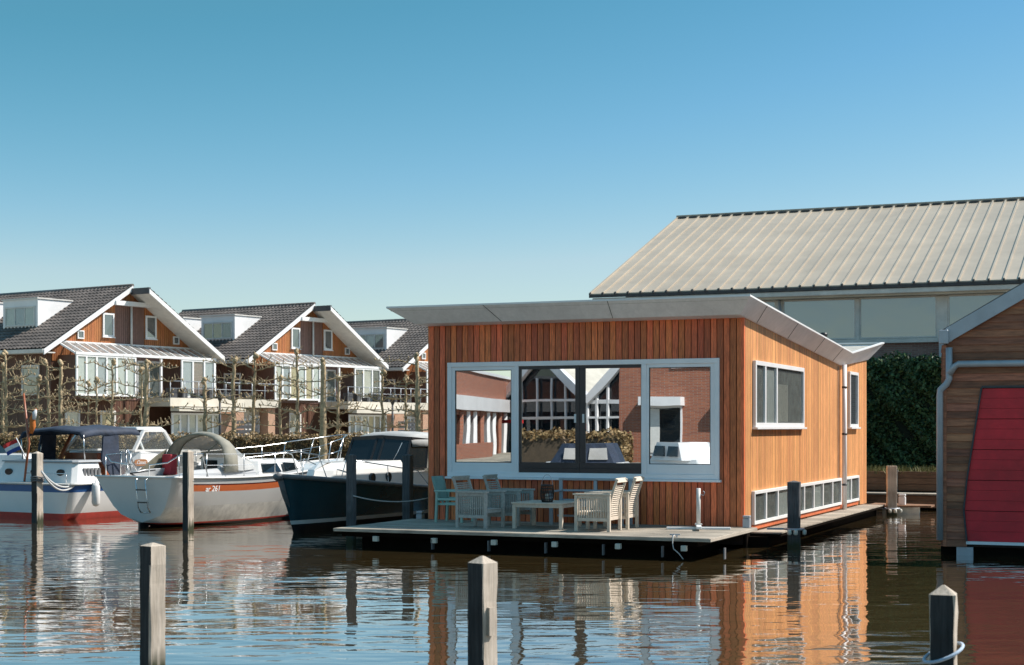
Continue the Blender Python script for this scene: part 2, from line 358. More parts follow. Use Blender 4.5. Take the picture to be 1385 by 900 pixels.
# ------------------------------------------------------------------ the houseboat (local x to the right along its front, y into depth)
AH = math.atan2(-.3882, .9216); C = Vector((4.61, 31.25, 0)); EX = Vector((.9216,-.3882,0)); EY = Vector((.3882,.9216,0))
def hw(x, y, z=0.): return C + EX*x + EY*y + Vector((0,0,z))
def fx(u):                      # front wall: photo column -> local x
    k = (u-CX)/F; return (k*C.y - C.x)/(EX.x - k*EX.y)
def fz(u, v):
    p = C + EX*fx(u); return CH + (HZ-v)/F*p.y
def sy(u, out=0.):              # side wall: photo column -> local y
    k = (u-CX)/F; q = C + EX*out; return (k*q.y - q.x)/(EY.x - k*EY.y)
def sz(u, v, out=0.):
    return CH + (HZ-v)/F*(C + EX*out + EY*sy(u, out)).y
HW, HL = 6.957, 13.56
DZ = .41
hb = thing('houseboat', 'cedar clad floating house with grey butterfly roof and big white window front', 'houseboat', (C.x, C.y, 0), AH)
mb = MB()
zt = lambda s: 4.60 + (3.98-4.60)*s/9.86 if s < 9.86 else 3.98 + (4.27-3.98)*(s-9.86)/(HL-9.86)
prof = [(0,.05),(HL-.03,.05),(HL-.03,zt(HL)-.02),(9.86,zt(9.86)-.02),(0,zt(0)-.02)]
mb.prism([(-.025, y+.025, z) for y, z in prof], (-HW+.05,0,0)); mb.build('wall', M['dark_gap'], hb)
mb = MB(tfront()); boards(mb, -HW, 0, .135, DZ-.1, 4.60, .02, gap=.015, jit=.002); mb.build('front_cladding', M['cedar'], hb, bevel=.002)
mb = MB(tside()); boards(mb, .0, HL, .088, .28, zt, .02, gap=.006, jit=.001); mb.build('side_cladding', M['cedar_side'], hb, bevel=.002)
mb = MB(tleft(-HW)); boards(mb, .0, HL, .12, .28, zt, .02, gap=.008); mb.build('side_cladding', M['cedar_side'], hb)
mb = MB(); mb.box(-.045,.024,-.024,.06,DZ-.1,4.6); mb.build('corner_post', M['cedar'], hb, bevel=.004)
# roof
bl = {'f': -.5, 'r': .06, 'l': -HW-.10}; tl = {'f': -.9, 'r': .37, 'l': -HW-.57}
B_ = lambda x: [(x,-.5,4.61),(x,9.86,3.98),(x,13.62,4.28)]
T_ = lambda x: [(x,-.9,4.93),(x,9.67,4.28),(x,14.42,4.77)]
br_, bl_, tr_, tl_ = B_(.06), B_(-HW-.10), T_(.37), T_(-HW-.57)
mb = MB()
loopB = [bl_[0], br_[0], br_[1], br_[2], bl_[2], bl_[1]]; loopT = [tl_[0], tr_[0], tr_[1], tr_[2], tl_[2], tl_[1]]
cen = Vector((-HW/2, 6, 0))
def inset(p, d, dz):
    x = p[0] - d if p[0] > cen.x else p[0] + d
    y = p[1] + d if p[1] < 5 else (p[1] - d if p[1] > 12 else p[1])
    return (x, y, p[2]+dz)
for i in range(6):
    mb.face([loopB[i], loopB[(i+1)%6], loopT[(i+1)%6], loopT[i]])
mb.face([bl_[0], br_[0], br_[1], bl_[1]]); mb.face([bl_[1], br_[1], br_[2], bl_[2]])
rf = mb.build('roof', M['fascia'], hb, weld=True)
mb = MB()
for i in range(6):                      # pale metal rim
    a, b = loopT[i], loopT[(i+1)%6]
    ai, bi = inset(a, .07, 0), inset(b, .07, 0)
    mb.hexa([a, b, bi, ai], [(a[0],a[1],a[2]+.035),(b[0],b[1],b[2]+.035),(bi[0],bi[1],bi[2]+.035),(ai[0],ai[1],ai[2]+.035)])
mb.build('roof_trim', M['white'], rf)
mb = MB()
q = [inset(p, .07, -.06) for p in loopT]
mb.face([q[0], q[1], q[2], q[5]]); mb.face([q[5], q[2], q[3], q[4]])
for i in range(6):
    a, b = inset(loopT[i], .07, .0), inset(loopT[(i+1)%6], .07, .0); mb.face([a, b, q[(i+1)%6], q[i]])
mb.build('roof_deck', M['roof_gravel'], rf)
def seam(p, qv):                        # panel joints in the fascia
    m_ = MB(); m_.beam(Vector(p), Vector(qv), .008, .008); m_.build('joint', M['metal_dark'], rf)
for t in (.285, .63): 
    a = Vector(bl_[0]).lerp(Vector(br_[0]), t); b = Vector(tl_[0]).lerp(Vector(tr_[0]), t); seam(a+Vector((0,-.003,-.002)), b+Vector((0,-.003,-.002)))
for t in (.13,.40,.67,.88):
    a = Vector(br_[0]).lerp(Vector(br_[1]), t); b = Vector(tr_[0]).lerp(Vector(tr_[1]), t); seam(a+Vector((.003,0,-.002)), b+Vector((.003,0,-.002)))
mb = MB()
p = (-.9, 12.2, 4.45); mb.lathe([(.05,0),(.05,.42),(.10,.42),(.11,.47),(.10,.52),(.03,.54)], p, 12); mb.build('flue_pipe', M['black'], hb)
# front window band
x0, x1 = fx(607), fx(974); z0, z1 = 1.345, 3.785
xs = lambda u: fx(u)
mb = MB(tfront())
zi0, zi1 = fz(655,626), fz(655,501)     # side light openings
def fr(a, b, c, d, o1, o0=.0): mb.box(a, b, o0, o1, c, d)
fr(x0,x1,z1-.10,z1,.085,.02); fr(x0,x1,z0,z0+.10,.085,.02); fr(x0,x0+.10,z0+.1,z1-.1,.085,.02); fr(x1-.10,x1,z0+.1,z1-.1,.085,.02)
da, db = xs(703), xs(869)
fr(da-.10,da,z0+.1,z1-.1,.085,.02); fr(db,db+.10,z0+.1,z1-.1,.085,.02)
wf = mb.build('window', M['upvc'], hb, bevel=.006)
for a, b, l, r in ((x0+.10, da-.10, xs(617), xs(693)), (db+.10, x1-.10, xs(879), xs(962))):
    m2 = MB(tfront()); c0, c1 = zi0, zi1
    m2.box(a,b,.02,.06,z0+.1,c0); m2.box(a,b,.02,.06,c1,z1-.1); m2.box(a,l,.02,.06,c0,c1); m2.box(r,b,.02,.06,c0,c1)
    sf = m2.build('sash', M['upvc'], wf, bevel=.004)
    m2 = MB(tfront()); m2.box(l-.015,r+.015,.022,.034,c0-.015,c1+.015); m2.build('pane', M['mirror_glass'], sf)
    m2 = MB(tfront()); m2.box(l,r,.034,.05,c0-.0,c0+.015); m2.box(l,r,.034,.05,c1-.015,c1); m2.box(l,l+.015,.034,.05,c0+.015,c1-.015); m2.box(r-.015,r,.034,.05,c0+.015,c1-.015); m2.build('gasket', M['black'], sf)
dz0, dz1 = z0+.1, z1-.1; mid = (da+db)/2
for a, b, g0, g1, hx in ((da, mid, xs(706.5), xs(779), mid-.09), (mid, db, xs(793), xs(867.5), mid+.09)):
    m2 = MB(tfront()); o = .05 if a == da else .044
    gz0, gz1 = fz(786,626), fz(786,499)
    m2.box(a+.002,b-.002,.02,o,dz0,gz0); m2.box(a+.002,b-.002,.02,o,gz1,dz1); m2.box(a+.002,g0,.02,o,gz0,gz1); m2.box(g1,b-.002,.02,o,gz0,gz1)
    m2.box(a+.05,b-.05,o,o+.01,dz0+.09,dz0+.10)
    dr = m2.build('sliding_door', M['door_dark'], hb, bevel=.004)
    m2 = MB(tfront()); m2.box(g0-.01,g1+.01,.024,.034,gz0-.01,gz1+.01); m2.build('pane', M['mirror_glass'], dr)
    hz0 = fz(786,572); m2 = MB(tfront()); m2.box(hx-.022,hx+.022,.051,.062,hz0,hz0+.18); m2.tube([(hx,.066,hz0+.03),(hx,.09,hz0+.05),(hx,.09,hz0+.13),(hx,.066,hz0+.15)],.008,6); m2.build('handle', M['white'], dr)
mb = MB(tfront()); mb.box(x0-.04,x1+.04,.02,.13,z0-.05,z0-.003); mb.build('sill', M['upvc'], wf, bevel=.005)
# side windows
T = tside()
a, b = sy(1016.5), sy(1083); window(hb, T, a, b, sz(1050,578), sz(1050,493), mull=[sy(1030.5), sy(1046)], fw=.09, mw=.10, dep=.07, out0=.02, fm=M['white'], sill=True, back=[M['interior'], M['net'], M['interior']], pm=M['clear'])
mb = MB(T)
for k in range(9): yy = sy(1049)+.06+k*.11; mb.box(yy, yy+.03, .035, .042, sz(1050,578)+.12, sz(1050,520))
mb.build('blind', M['cream'], hb)
window(hb, T, sy(1145.5), sy(1157), sz(1151,578), sz(1151,503.5), fw=.08, dep=.07, out0=.02, fm=M['white'], sill=True)
zb, ztp = .42, 1.10
us = [1031.5,1047.5,1065.5,1083.5,1096.5,1109,1122]
w1 = window(hb, T, sy(1015), sy(1134), zb, ztp, mull=[sy(u) for u in us], fw=.065, mw=.085, dep=.07, out0=.02, fm=M['white'], back=[M['interior'], M['interior'], M['net'], M['interior'], M['interior'], M['net'], M['interior']], pm=M['clear'])
w2 = window(hb, T, sy(1139), sy(1158), zb, ztp, mull=[sy(1147.5)], fw=.065, mw=.085, dep=.07, out0=.02, fm=M['white'], back=[M['net'], M['interior']], pm=M['clear'])
mb = MB(T); mb.box(sy(1015)-.05, sy(1158)+.05, .02, .05, zb-.10, zb-.02); mb.build('skirting', M['cedar'], hb)
# downpipe
yv = 9.80; mb = MB(); mb.tube([(.13,yv,4.0),(.13,yv,.22)],.06,12); mb.build('downpipe', M['fascia'], hb)
mb = MB()
for z in (.9,2.2,3.4): mb.tube([(.13,yv,z),(.13,yv,z+.05)],.068,12)
mb.box(.021,.03,yv-.33,yv-.25,.4,3.95); mb.build('pipe_clamp', M['metal_dark'], hb)

# floating deck
dk = thing('floating_deck', 'weathered plank terrace floating in front of the cedar house', 'deck', (C.x, C.y, 0), AH)
mb = MB(); n = 26; yy0, yy1 = -3.42, -.03; w = (yy1-yy0)/n
for i in range(n):
    a = yy0+i*w; xx = -7.36
    while xx < .25:
        x2 = min(.27, xx+random.uniform(2.2,3.6)); 
        if .27-x2 < .5: x2 = .27
        mb.box(xx+.002, x2-.002, a+.003, a+w-.003, DZ-.028+random.uniform(-.002,.002), DZ+random.uniform(-.002,.002)); xx = x2
mb.build('planks', M['deck'], dk, bevel=.002)
mb = MB(); mb.box(-7.36,.27,-3.445,-3.424,DZ-.065,DZ-.005); mb.box(-7.385,-7.364,-3.445,-.03,DZ-.065,DZ-.005); mb.box(.274,.295,-3.445,-.03,DZ-.065,DZ-.005)
mb.build('edge_board', M['deck'], dk, bevel=.003)
mb = MB(); mb.box(-7.0,-.5,-2.95,-.1,-.35,.22); mb.box(-7.3,.0,-3.25,-.08,.24,DZ-.05); mb.build('pontoon', M['float_dark'], dk)
for u in (508, 587, 668, 750, 836, 925):
    k = (u-CX)/F; q = hw(0,-3.42); lx = (k*q.y-q.x)/(EX.x-k*EX.y)
    mb = MB(); mb.box(lx-.05,lx+.05,-3.46,-3.36,.17,.27); mb.build('float_block', M['float_block'], dk, bevel=.006)
for u in (585, 661, 738, 816, 896, 980):
    k = (u-CX)/F; q = hw(0,-3.42); lx = (k*q.y-q.x)/(EX.x-k*EX.y)
    mb = MB(); mb.box(lx-.011,lx+.011,-3.46,-3.36,.05,.25); mb.build('bracket', M['rubber'], dk)
# side walkway
wk = thing('side_walkway', 'narrow grey plank walkway along the sunlit side of the floating house', 'walkway', (C.x, C.y, 0), AH)
mb = MB(); yy = .46
while yy < 12.9:
    mb.box(.05,.64,yy+.002,yy+.138,.255,.285+random.uniform(-.002,.002)); yy += .14
mb.build('planks', M['deck'], wk, bevel=.002)
mb = MB(); mb.box(.03,.42,.3,12.9,-.3,.20); mb.box(.03,.62,.44,12.9,.2,.25); mb.box(-.02,.028,.05,13.5,-.3,.27); mb.build('pontoon', M['float_dark'], wk)

# ------------------------------------------------------------------ mooring piles
def pile(u, Y, top, w, rz, label, group, mt='pile', hip=.05, lean=(0,0), dark_face=True):
    p = P(u, Y); o = thing('mooring_pile', label, 'mooring pile', (p.x, p.y, 0), rz, group)
    h = w/2; mb = MB(); n = 7; rings = []
    rnd = random.Random(int(u))
    zs = [-1.2] + [top*(i/n) for i in range(n+1)]
    for i, z in enumerate(zs):
        j = lambda: rnd.uniform(-.006,.006); cx, cy = lean[0]*z, lean[1]*z
        c = .012; pts = [(-h+c,-h),(h-c,-h),(h,-h+c),(h,h-c),(h-c,h),(-h+c,h),(-h,h-c),(-h,-h+c)]
        rings.append([(x+cx+j(), y+cy+j(), z) for x, y in pts])
    z = top+hip; rings.append([(x*.12+lean[0]*z, y*.12+lean[1]*z, z) for x, y, _ in rings[-1]])
    mb.loft(rings, smooth=False); post = mb.build('post', [M[mt], M['pile_dark_face']], o)
    if mt == 'pile' and u < 1300 and dark_face:             # near-black colour on the front face of the timber only
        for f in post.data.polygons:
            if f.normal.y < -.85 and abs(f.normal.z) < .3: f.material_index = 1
    return o, p
GP = 'square timber mooring piles standing in the water'
HR = AH
pl3,_ = pile(206.5, 15.2, 1.25, .185, R(-44), 'near square timber pile at left, standing alone in rippled water', GP, hip=.03)
pl5,_ = pile(652.5, 14.0, 1.19, .195, R(-41), 'near square timber pile in front of the deck, with small side block', GP, hip=.06)
mb = MB(); mb.box(.10,.13,-.05,.02,.55,.80); mb.build('block', M['pile'], pl5)
pl6,_ = pile(1276, 12.5, 1.07, .20, R(-22)-.27*0, 'near square timber pile at right with blue-white rope tied round it', GP, hip=.07)
mb = MB(); rr = .150; mb.tube([(rr*math.cos(t), rr*math.sin(t), .60+.07*math.cos(t-.2)) for t in [2*math.pi*i/24 for i in range(25)]], .014, 6); 
rp = mb.build('mooring_rope', M['rope_blue']); rp.location = pl6.location; tag(rp, 'pale blue rope looped round the near right pile', 'rope')
pile(50.5, 39.4, 1.74, .21, R(-32), 'timber pile beside the blue striped cruiser with rope wound on it', GP)
pile(254.5, 36.6, 1.82, .19, R(-33), 'timber pile in front of the white sailing boat with orange stripe', GP)
pile(475, 32.5, 1.82, .16, HR, 'dark thin timber pile at the left corner of the deck', GP, 'pile_dark', hip=.02)
pile(551.5, 35., 1.77, .19, HR, 'dark timber pile between dark motor boat and the cedar house', GP, 'pile_dark', hip=.02)
p9,_ = pile(1074, 31.4, 1.30, .24, HR+.1, 'dark timber pile at the side walkway with guide ring', GP, 'pile_dark', hip=.03)
p10,_ = pile(1206, 42.8, 1.34, .26, HR+.3, 'split brown timber pile behind the house near the quay', GP, 'pile', hip=-.06, dark_face=False)
for o, r, z in ((p9,.19,.36),(p10,.21,.18)):
    mb = MB(); mb.tube([(r*math.cos(t), r*math.sin(t), z) for t in [2*math.pi*i/20 for i in range(21)]], .022, 8)
    mb.beam((-r,0,z),(-r-.35,.0,z),.06,.04); mb.build('guide_ring', M['galv'], o)
    mb = MB()
    for t in (-1.9,-1.3,-.2): mb.lathe([(.03,-.05),(.045,-.03),(.045,.03),(.03,.05)], (r*1.12*math.cos(t), r*1.12*math.sin(t), z-.06), 8)
    mb.build('roller', M['float_block'], o)
# small landing at the back corner
ld = thing('landing_stage', 'small brown plank landing at the back corner of the house', 'landing stage', tuple(hw(.3, 13.6)), AH)
mb = MB(); mb.prism([(-.2,-.6,.20),(1.5,-.2,.20),(1.5,.5,.20),(-.2,.9,.20)], (0,0,.05)); mb.build('planks', M['timber_brown'], ld)
mb = MB(); mb.box(.2,1.2,-.3,-.18,.0,.2); mb.build('beam', M['float_block'], ld)
def bollard(loc, w, h, label, mt):
    mb = MB(); mb.box(-w/2,w/2,-w/2,w/2,0,h*.75); mb.box(-w*.4,w*.4,-w*.4,w*.4,h*.75,h*.82); mb.box(-w/2,w/2,-w/2,w/2,h*.82,h)
    o = mb.build('bollard', M[mt], bevel=.01, seg=2); o.location = loc; o.rotation_euler.z = AH; tag(o, label, 'bollard')
bollard(hw(.12,-.18,DZ), .14, .24, 'small grey bollard at the front right corner of the house', 'galv')
bollard(hw(1.0,13.55,.25), .18, .30, 'small white bollard on the brown landing behind the house', 'white')
bollard(P(568.5, 34.4, DZ-.15), .14, .30, 'small grey bollard left of the cedar house by the dark boat', 'galv')
mb = MB(); mb.beam((-.10,0,.05),(.10,0,.05),.022); mb.box(-.05,-.03,-.02,.02,0,.05); mb.box(.03,.05,-.02,.02,0,.05)
o = mb.build('cleat', M['galv'], bevel=.003); o.location = hw(-.40,-3.34,DZ); o.rotation_euler.z = AH; tag(o, 'metal cleat on the front edge of the deck', 'cleat')
mb = MB(); mb.tube([(0,0,.04),(0,-.14,.03),(0,-.17,-.1),(.02,-.17,-.2),(.12,-.17,-.28),(.2,-.17,-.38)],.009,6)
o = mb.build('rope', M['rope']); o.location = hw(-.40,-3.32,DZ); o.rotation_euler.z = AH; tag(o, 'short rope hanging from the deck cleat towards the water', 'rope')

# ------------------------------------------------------------------ deck furniture
def make_chair(label, mt, loc, rz):
    o = thing('garden_armchair', label, 'armchair', loc, rz, 'slatted wooden armchairs around the low table')
    W = .32; m = M[mt]
    for sx in (-1,1):
        for s in (-1,1):
            mb = MB(); mb.box(sx*.33-.03, sx*.33+.03, s*W-.03, s*W+.03, 0, .69); mb.build('leg', m, o, bevel=.004)
    for s in (-1,1):
        mb = MB(); y = s*W
        mb.box(-.39,.37,y-.04,y+.04,.695,.73); mb.box(-.30,.30,y-.02,y+.02,.63,.69); mb.box(-.30,.30,y-.02,y+.02,.20,.26)
        for k in range(12):
            x = -.27+k*.049; mb.box(x-.012,x+.012,y-.010,y+.010,.255,.635)
        mb.build('armrest', m, o, bevel=.003)
    mb = MB()
    mb.box(-.32,-.28,-.29,.29,.30,.36); mb.box(.26,.30,-.29,.29,.30,.36)
    for k in range(8): x = -.30+k*.074; mb.box(x-.03,x+.03,-.285,.285,.362,.382)
    mb.build('seat', m, o, bevel=.003)
    mb = MB()
    cur = lambda z: .31 + .17*max(0,(z-.35)/.65)**1.6
    for s in (-1,1):
        zz = [.22+.78*i/8 for i in range(9)]
        for a, b in zip(zz[:-1], zz[1:]): mb.beam((cur(a),s*.265,a),(cur(b)+.002,s*.265,b+.004),.04,.045,(1,0,0))
    for k in range(15):
        z = .31+k*.04; mb.beam((cur(z),-.245,z),(cur(z),.245,z),.026,.014,(1,0,.25))
    mb.beam((cur(.96),-.29,.975),(cur(.96),.29,.975),.09,.03,(1,0,.45)); mb.beam((cur(.24),-.245,.25),(cur(.24),.245,.25),.07,.025,(1,0,0))
    mb.build('backrest', m, o, bevel=.002)
    return o
ch = make_chair('bleached slatted armchair at the right of the table, nearest the deck edge', 'teak_warm', hw(-2.28,-2.2,DZ), AH)
def chair_copy(label, loc, rz):
    c = copy_tree(ch); c['label'] = label; c.location = loc; c.rotation_euler = (0,0,rz); return c
chair_copy('second slatted armchair right of the table, behind the nearest one and showing its curved back', hw(-2.22,-1.32,DZ), AH+.03)
ch = make_chair('weathered grey slatted armchair left of the table, nearest the deck edge', 'teak', hw(-4.78,-2.15,DZ), AH+math.pi-.16)
chair_copy('weathered grey slatted armchair left of the table, nearer the house wall', hw(-4.55,-1.15,DZ), AH+math.pi-.05)
# teal chair
o = thing('garden_chair', 'pale green garden chair with teal cloth over its back by the wall', 'chair', hw(-6.0,-.75,DZ), AH+math.pi)
for sx in (-1,1):
    for s in (-1,1):
        mb = MB(); mb.beam((sx*.30,s*.27,0),(sx*.27,s*.27,.64),.05,.05); mb.build('leg', M['teal_paint'], o, bevel=.006)
mb = MB()
for s in (-1,1): mb.box(-.33,.33,s*.27-.035,s*.27+.035,.64,.675); mb.box(-.27,.27,s*.27-.015,s*.27+.015,.46,.51)
mb.build('armrest', M['teal_paint'], o, bevel=.008)
mb = MB(); mb.box(-.29,.28,-.25,.25,.36,.40); mb.box(-.30,-.26,-.25,.25,.28,.36); mb.build('seat', M['teal_paint'], o, bevel=.008)
mb = MB()
for s in (-1,0,1): mb.beam((.26,s*.2,.38),(.40,s*.2,.88),.05,.03)
mb.build('backrest', M['teal_paint'], o, bevel=.006)
mb = MB(); g = [[(.22+.16*t+.015*math.sin(6*t+3*q), -.25+.5*q, .42+.52*t) for q in [i/5 for i in range(6)]] for t in [i/6 for i in range(7)]]
g2 = [[(x+.03, y, z) for x, y, z in r] for r in g]; mb.loft([g[i] + g2[i][::-1] for i in range(7)]); cl = mb.build('cloth', M['teal_cloth']); cl.location = hw(-6.0,-.75,DZ+.02); cl.rotation_euler.z = AH+math.pi
tag(cl, 'teal cloth hanging over the back of the green chair', 'cloth')
# low table
o = thing('low_table', 'low square bleached wooden table between the armchairs', 'table', hw(-3.52,-1.72,DZ), AH)
hx, hy = .54, .56
for sx in (-1,1):
    for s in (-1,1):
        mb = MB(); mb.box(sx*(hx-.05)-.035, sx*(hx-.05)+.035, s*(hy-.05)-.035, s*(hy-.05)+.035, 0, .47); mb.build('leg', M['teak_warm'], o, bevel=.004)
mb = MB()
for k in range(9): x = -hx+.0+k*2*hx/9; mb.box(x+.003,x+2*hx/9-.003,-hy+.06,hy-.06,.492,.515)
mb.box(-hx,hx,-hy,-hy+.057,.49,.517); mb.box(-hx,hx,hy-.057,hy,.49,.517); mb.build('tabletop', M['teak_warm'], o, bevel=.003)
mb = MB(); mb.box(-hx+.03,hx-.03,-hy+.02,-hy+.045,.42,.489); mb.box(-hx+.03,hx-.03,hy-.045,hy-.02,.42,.489); mb.box(-hx+.02,-hx+.045,-hy+.05,hy-.05,.42,.489); mb.box(hx-.045,hx-.02,-hy+.05,hy-.05,.42,.489); mb.build('apron', M['teak_warm'], o)
# lantern
o = thing('lantern', 'dark wicker lantern with wire handle on the low table', 'lantern', hw(-3.42,-1.98,DZ+.518), AH)
mb = MB(); mb.lathe([(.10,0),(.10,.015),(.02,.02)]); mb.lathe([(.12,.31),(.13,.33),(.12,.345),(.04,.35)])
for k in range(22):
    t = 2*math.pi*k/22; mb.tube([(r*math.cos(t+tw), r*math.sin(t+tw), z) for r, z, tw in ((.10,0,0),(.128,.1,.08),(.135,.2,.16),(.118,.33,.24))], .0065, 5)
for z, r in ((.05,.118),(.12,.132),(.2,.136),(.27,.128)): mb.tube([(r*math.cos(t), r*math.sin(t), z) for t in [2*math.pi*i/20 for i in range(21)]], .006, 5)
mb.build('wicker', M['lantern'], o)
mb = MB(); mb.tube([(.115*math.cos(t), 0, .34+.2*math.sin(t)) for t in [math.pi*i/12 for i in range(13)]], .005, 5); mb.build('handle', M['galv'], o)
mb = MB(); mb.lathe([(.035,.02),(.035,.16),(.004,.165),(.003,.18)]); mb.build('candle', M['cream'], o)
# bench
o = thing('garden_bench', 'grey painted bench against the wall below the sliding doors', 'bench', hw(-3.07,-.42,DZ), AH)
m = M['grey_paint']
for x in (-.76,.76):
    mb = MB(); mb.box(x-.035,x+.035,-.33,-.27,0,.66); mb.build('leg', m, o, bevel=.004)
for x in (-.76,0,.76):
    mb = MB(); mb.box(x-.035,x+.035,.24,.29,0,.90); mb.build('leg', m, o, bevel=.004)
mb = MB(); mb.box(-.80,.80,.225,.30,.90,.94); mb.box(-.72,.72,.25,.28,.66,.70); mb.box(-.72,.72,.25,.28,.47,.50); mb.build('backrest', m, o, bevel=.004)
mb = MB()
for k in range(6): y = -.32+k*.095; mb.box(-.78,.78,y,y+.08,.44,.463)
mb.box(-.72,.72,-.32,-.29,.37,.438); mb.build('seat', m, o, bevel=.004)
mb = MB(); mb.box(-.80,-.72,-.34,.24,.66,.69); mb.box(.72,.80,-.34,.24,.66,.69); mb.build('armrest', m, o, bevel=.004)
mb = MB(); mb.box(-.72,.72,-.05,-.01,.15,.19); mb.build('stretcher', m, o)
# parasol base
o = thing('parasol_stand', 'white steel parasol foot with cross base and empty upright tube', 'parasol stand', hw(-.62,-1.05,DZ), AH+.3)
mb = MB(); mb.box(-.62,.62,-.05,.05,0,.045); mb.build('base', M['white'], o, bevel=.006)
mb = MB(); mb.box(-.05,.05,-.62,.62,.046,.091); mb.build('base', M['white'], o, bevel=.006)
mb = MB(); mb.tube([(0,0,.09),(0,0,.80)],.042,14); mb.box(-.07,.07,-.07,.07,.092,.11); mb.build('tube', M['old_white'], o)
mb = MB(); mb.tube([(.04,0,.68),(.10,0,.66),(.12,0,.72),(.09,0,.75)],.008,6); mb.build('knob', M['galv'], o)

# ------------------------------------------------------------------ boathouse at the right
BH = Vector((8.11, 29.5, 0))
def bx(u): k = (u-CX)/F; return (k*BH.y-BH.x)/(EX.x-k*EX.y)
def bz(u, v): return CH+(HZ-v)/F*(BH+EX*bx(u)).y
bh = thing('boathouse', 'brown plank boathouse with red garage door and pale grey bargeboards', 'boathouse', tuple(BH), AH)
WD = 6.2; ridge = WD/2; pitch = (bz(1385,404)-bz(1288,460))/(bx(1385)-bx(1288))
ez = bz(1288,460)-pitch*bx(1288)
zr = lambda x: ez + pitch*min(x, WD-x)
mb = MB(); mb.prism([(.03,.03,.16),(WD-.03,.03,.16),(WD-.03,.03,ez),(ridge,.03,zr(ridge)-.02),(.03,.03,ez)], (0,9,0)); mb.build('wall', M['dark_gap'], bh)
dl = [(1308,732,),(1304,690),(1308,650),(1328,525)]
dpts = [(bx(u), bz(u,v)) for u, v in dl]
def door_x(z):
    if z <= dpts[0][1] or z >= dpts[-1][1]: return 99 if z >= dpts[-1][1] else dpts[0][0]
    for (xa,za),(xb,zb_) in zip(dpts[:-1], dpts[1:]):
        if za <= z <= zb_: return xa+(xb-xa)*(z-za)/(zb_-za)
ztop = dpts[-1][1]; z00 = .16
mb = MB(tfront())
hboards(mb, z00, ztop, .142, .07, lambda z: min(door_x(z), 50) if z < ztop else dpts[-1][0], .02)
hboards(mb, z00, ztop, .142, lambda z: WD-min(door_x(min(z, ztop-.001)), 50), WD-.07, .02)
hboards(mb, ztop, ez, .142, .07, WD-.07, .02)
hboards(mb, ez, zr(ridge), .142, lambda z: max(.07,(z-ez)/pitch), lambda z: WD-max(.07,(z-ez)/pitch), .02)
mb.build('front_cladding', M['siding'], bh)
mb = MB(tfront()); mb.box(.0,.07,-.02,.05,z00,ez); mb.box(WD-.07,WD,-.02,.05,z00,ez); mb.build('corner_board', M['siding'], bh, bevel=.003)
mb = MB()
for xx in (0, WD):
    T = tleft(0) if xx == 0 else tside(WD); m2 = MB(T); hboards(m2, z00, ez, .142, .0, 9, .02); m2.build('side_cladding', M['siding'], bh)
# door panels
xa = min(p[0] for p in dpts); zb0 = bz(1350,733)
mb = MB(tfront()); n = 5; hh = (ztop-zb0)/n
poly_l = lambda z: door_x(min(max(z, dpts[0][1]+.001), ztop-.001))
for i in range(n*3):
    a = zb0+i*hh/3; b = a+hh/3-(.012 if i%3 == 2 else .004); o = .004 if i%3 == 1 else 0
    mb.hexa([(poly_l(a)+.01,.0,a),(WD-poly_l(a)-.01,.0,a),(WD-poly_l(a)-.01,.022+o,a),(poly_l(a)+.01,.022+o,a)],[(poly_l(b)+.01,.0,b),(WD-poly_l(b)-.01,.0,b),(WD-poly_l(b)-.01,.018+o,b),(poly_l(b)+.01,.018+o,b)])
dr = mb.build('garage_door', M['red_door'], bh)
mb = MB(tfront()); mb.box(xa+.04,WD-xa-.04,.0,.04,zb0-.06,zb0-.004); mb.build('door_seal', M['upvc'], dr)
mb = MB(tfront())
for (x_,z_),(x2,z2) in zip(dpts[:-1], dpts[1:]):
    for s in (0,1):
        f = (lambda x: x) if s == 0 else (lambda x: WD-x)
        mb.beam((f(x_)-.0,.04,z_),(f(x2)-.0,.04,z2+.01),.03,.07,(0,1,0))
mb.box(dpts[-1][0],WD-dpts[-1][0],.0,.05,ztop,ztop+.04); mb.build('door_frame', M['metal_dark'], bh)
mb = MB(tfront())
for s in (0,1):
    f = (lambda x: x) if s == 0 else (lambda x: WD-x)
    a = [(f(.12),.08,ez+.05),(f(ridge),.08,zr(ridge)-.02),(f(ridge),.08,zr(ridge)+.27),(f(.06),.08,ez+.31)]
    mb.prism(a, (0,.035,0))
mb.build('bargeboard', M['galv'], bh, bevel=.004)
mb = MB(tfront()); mb.box(-.05,.12,.05,.2,ez+.02,ez+.28); mb.build('gutter', M['galv'], bh, bevel=.01)
mb = MB()
for s in (0,1):
    f = (lambda x: x) if s == 0 else (lambda x: WD-x)
    mb.prism([(f(-.05),-.10,ez+.20),(f(ridge),-.10,zr(ridge)+.25),(f(ridge),-.10,zr(ridge)+.31),(f(-.05),-.10,ez+.26)], (0,9.4,0))
mb.build('roof', M['tile'], bh)
mb = MB(tfront()); px = bx(1272)
z1_ = bz(1285,520); z2_ = bz(1272,540)
mb.tube([(bx(1284.5),.09,ez-.05),(bx(1284.5),.09,bz(1284,513)),(bx(1281),.09,bz(1281,520)),(px+.01,.09,bz(1273,528)),(px,.09,bz(1272,535)),(px,.09,.28)],.062,12)
mb.tube([(bx(1285),.11,bz(1285,507)),(bx(1291),.11,bz(1291,497)),(bx(1297),.11,bz(1297,493)),(bx(1385)+2.2,.11,bz(1297,493)+.0)],.062,12)
mb.build('downpipe', M['galv'], bh)
mb = MB(); mb.box(-.05,WD+.05,.1,9.1,-.5,.15); mb.build('pontoon', M['float_dark'], bh)
mb = MB(); mb.box(.25,.55,-.02,.09,-.1,.155); mb.build('bracket', M['galv'], bh)

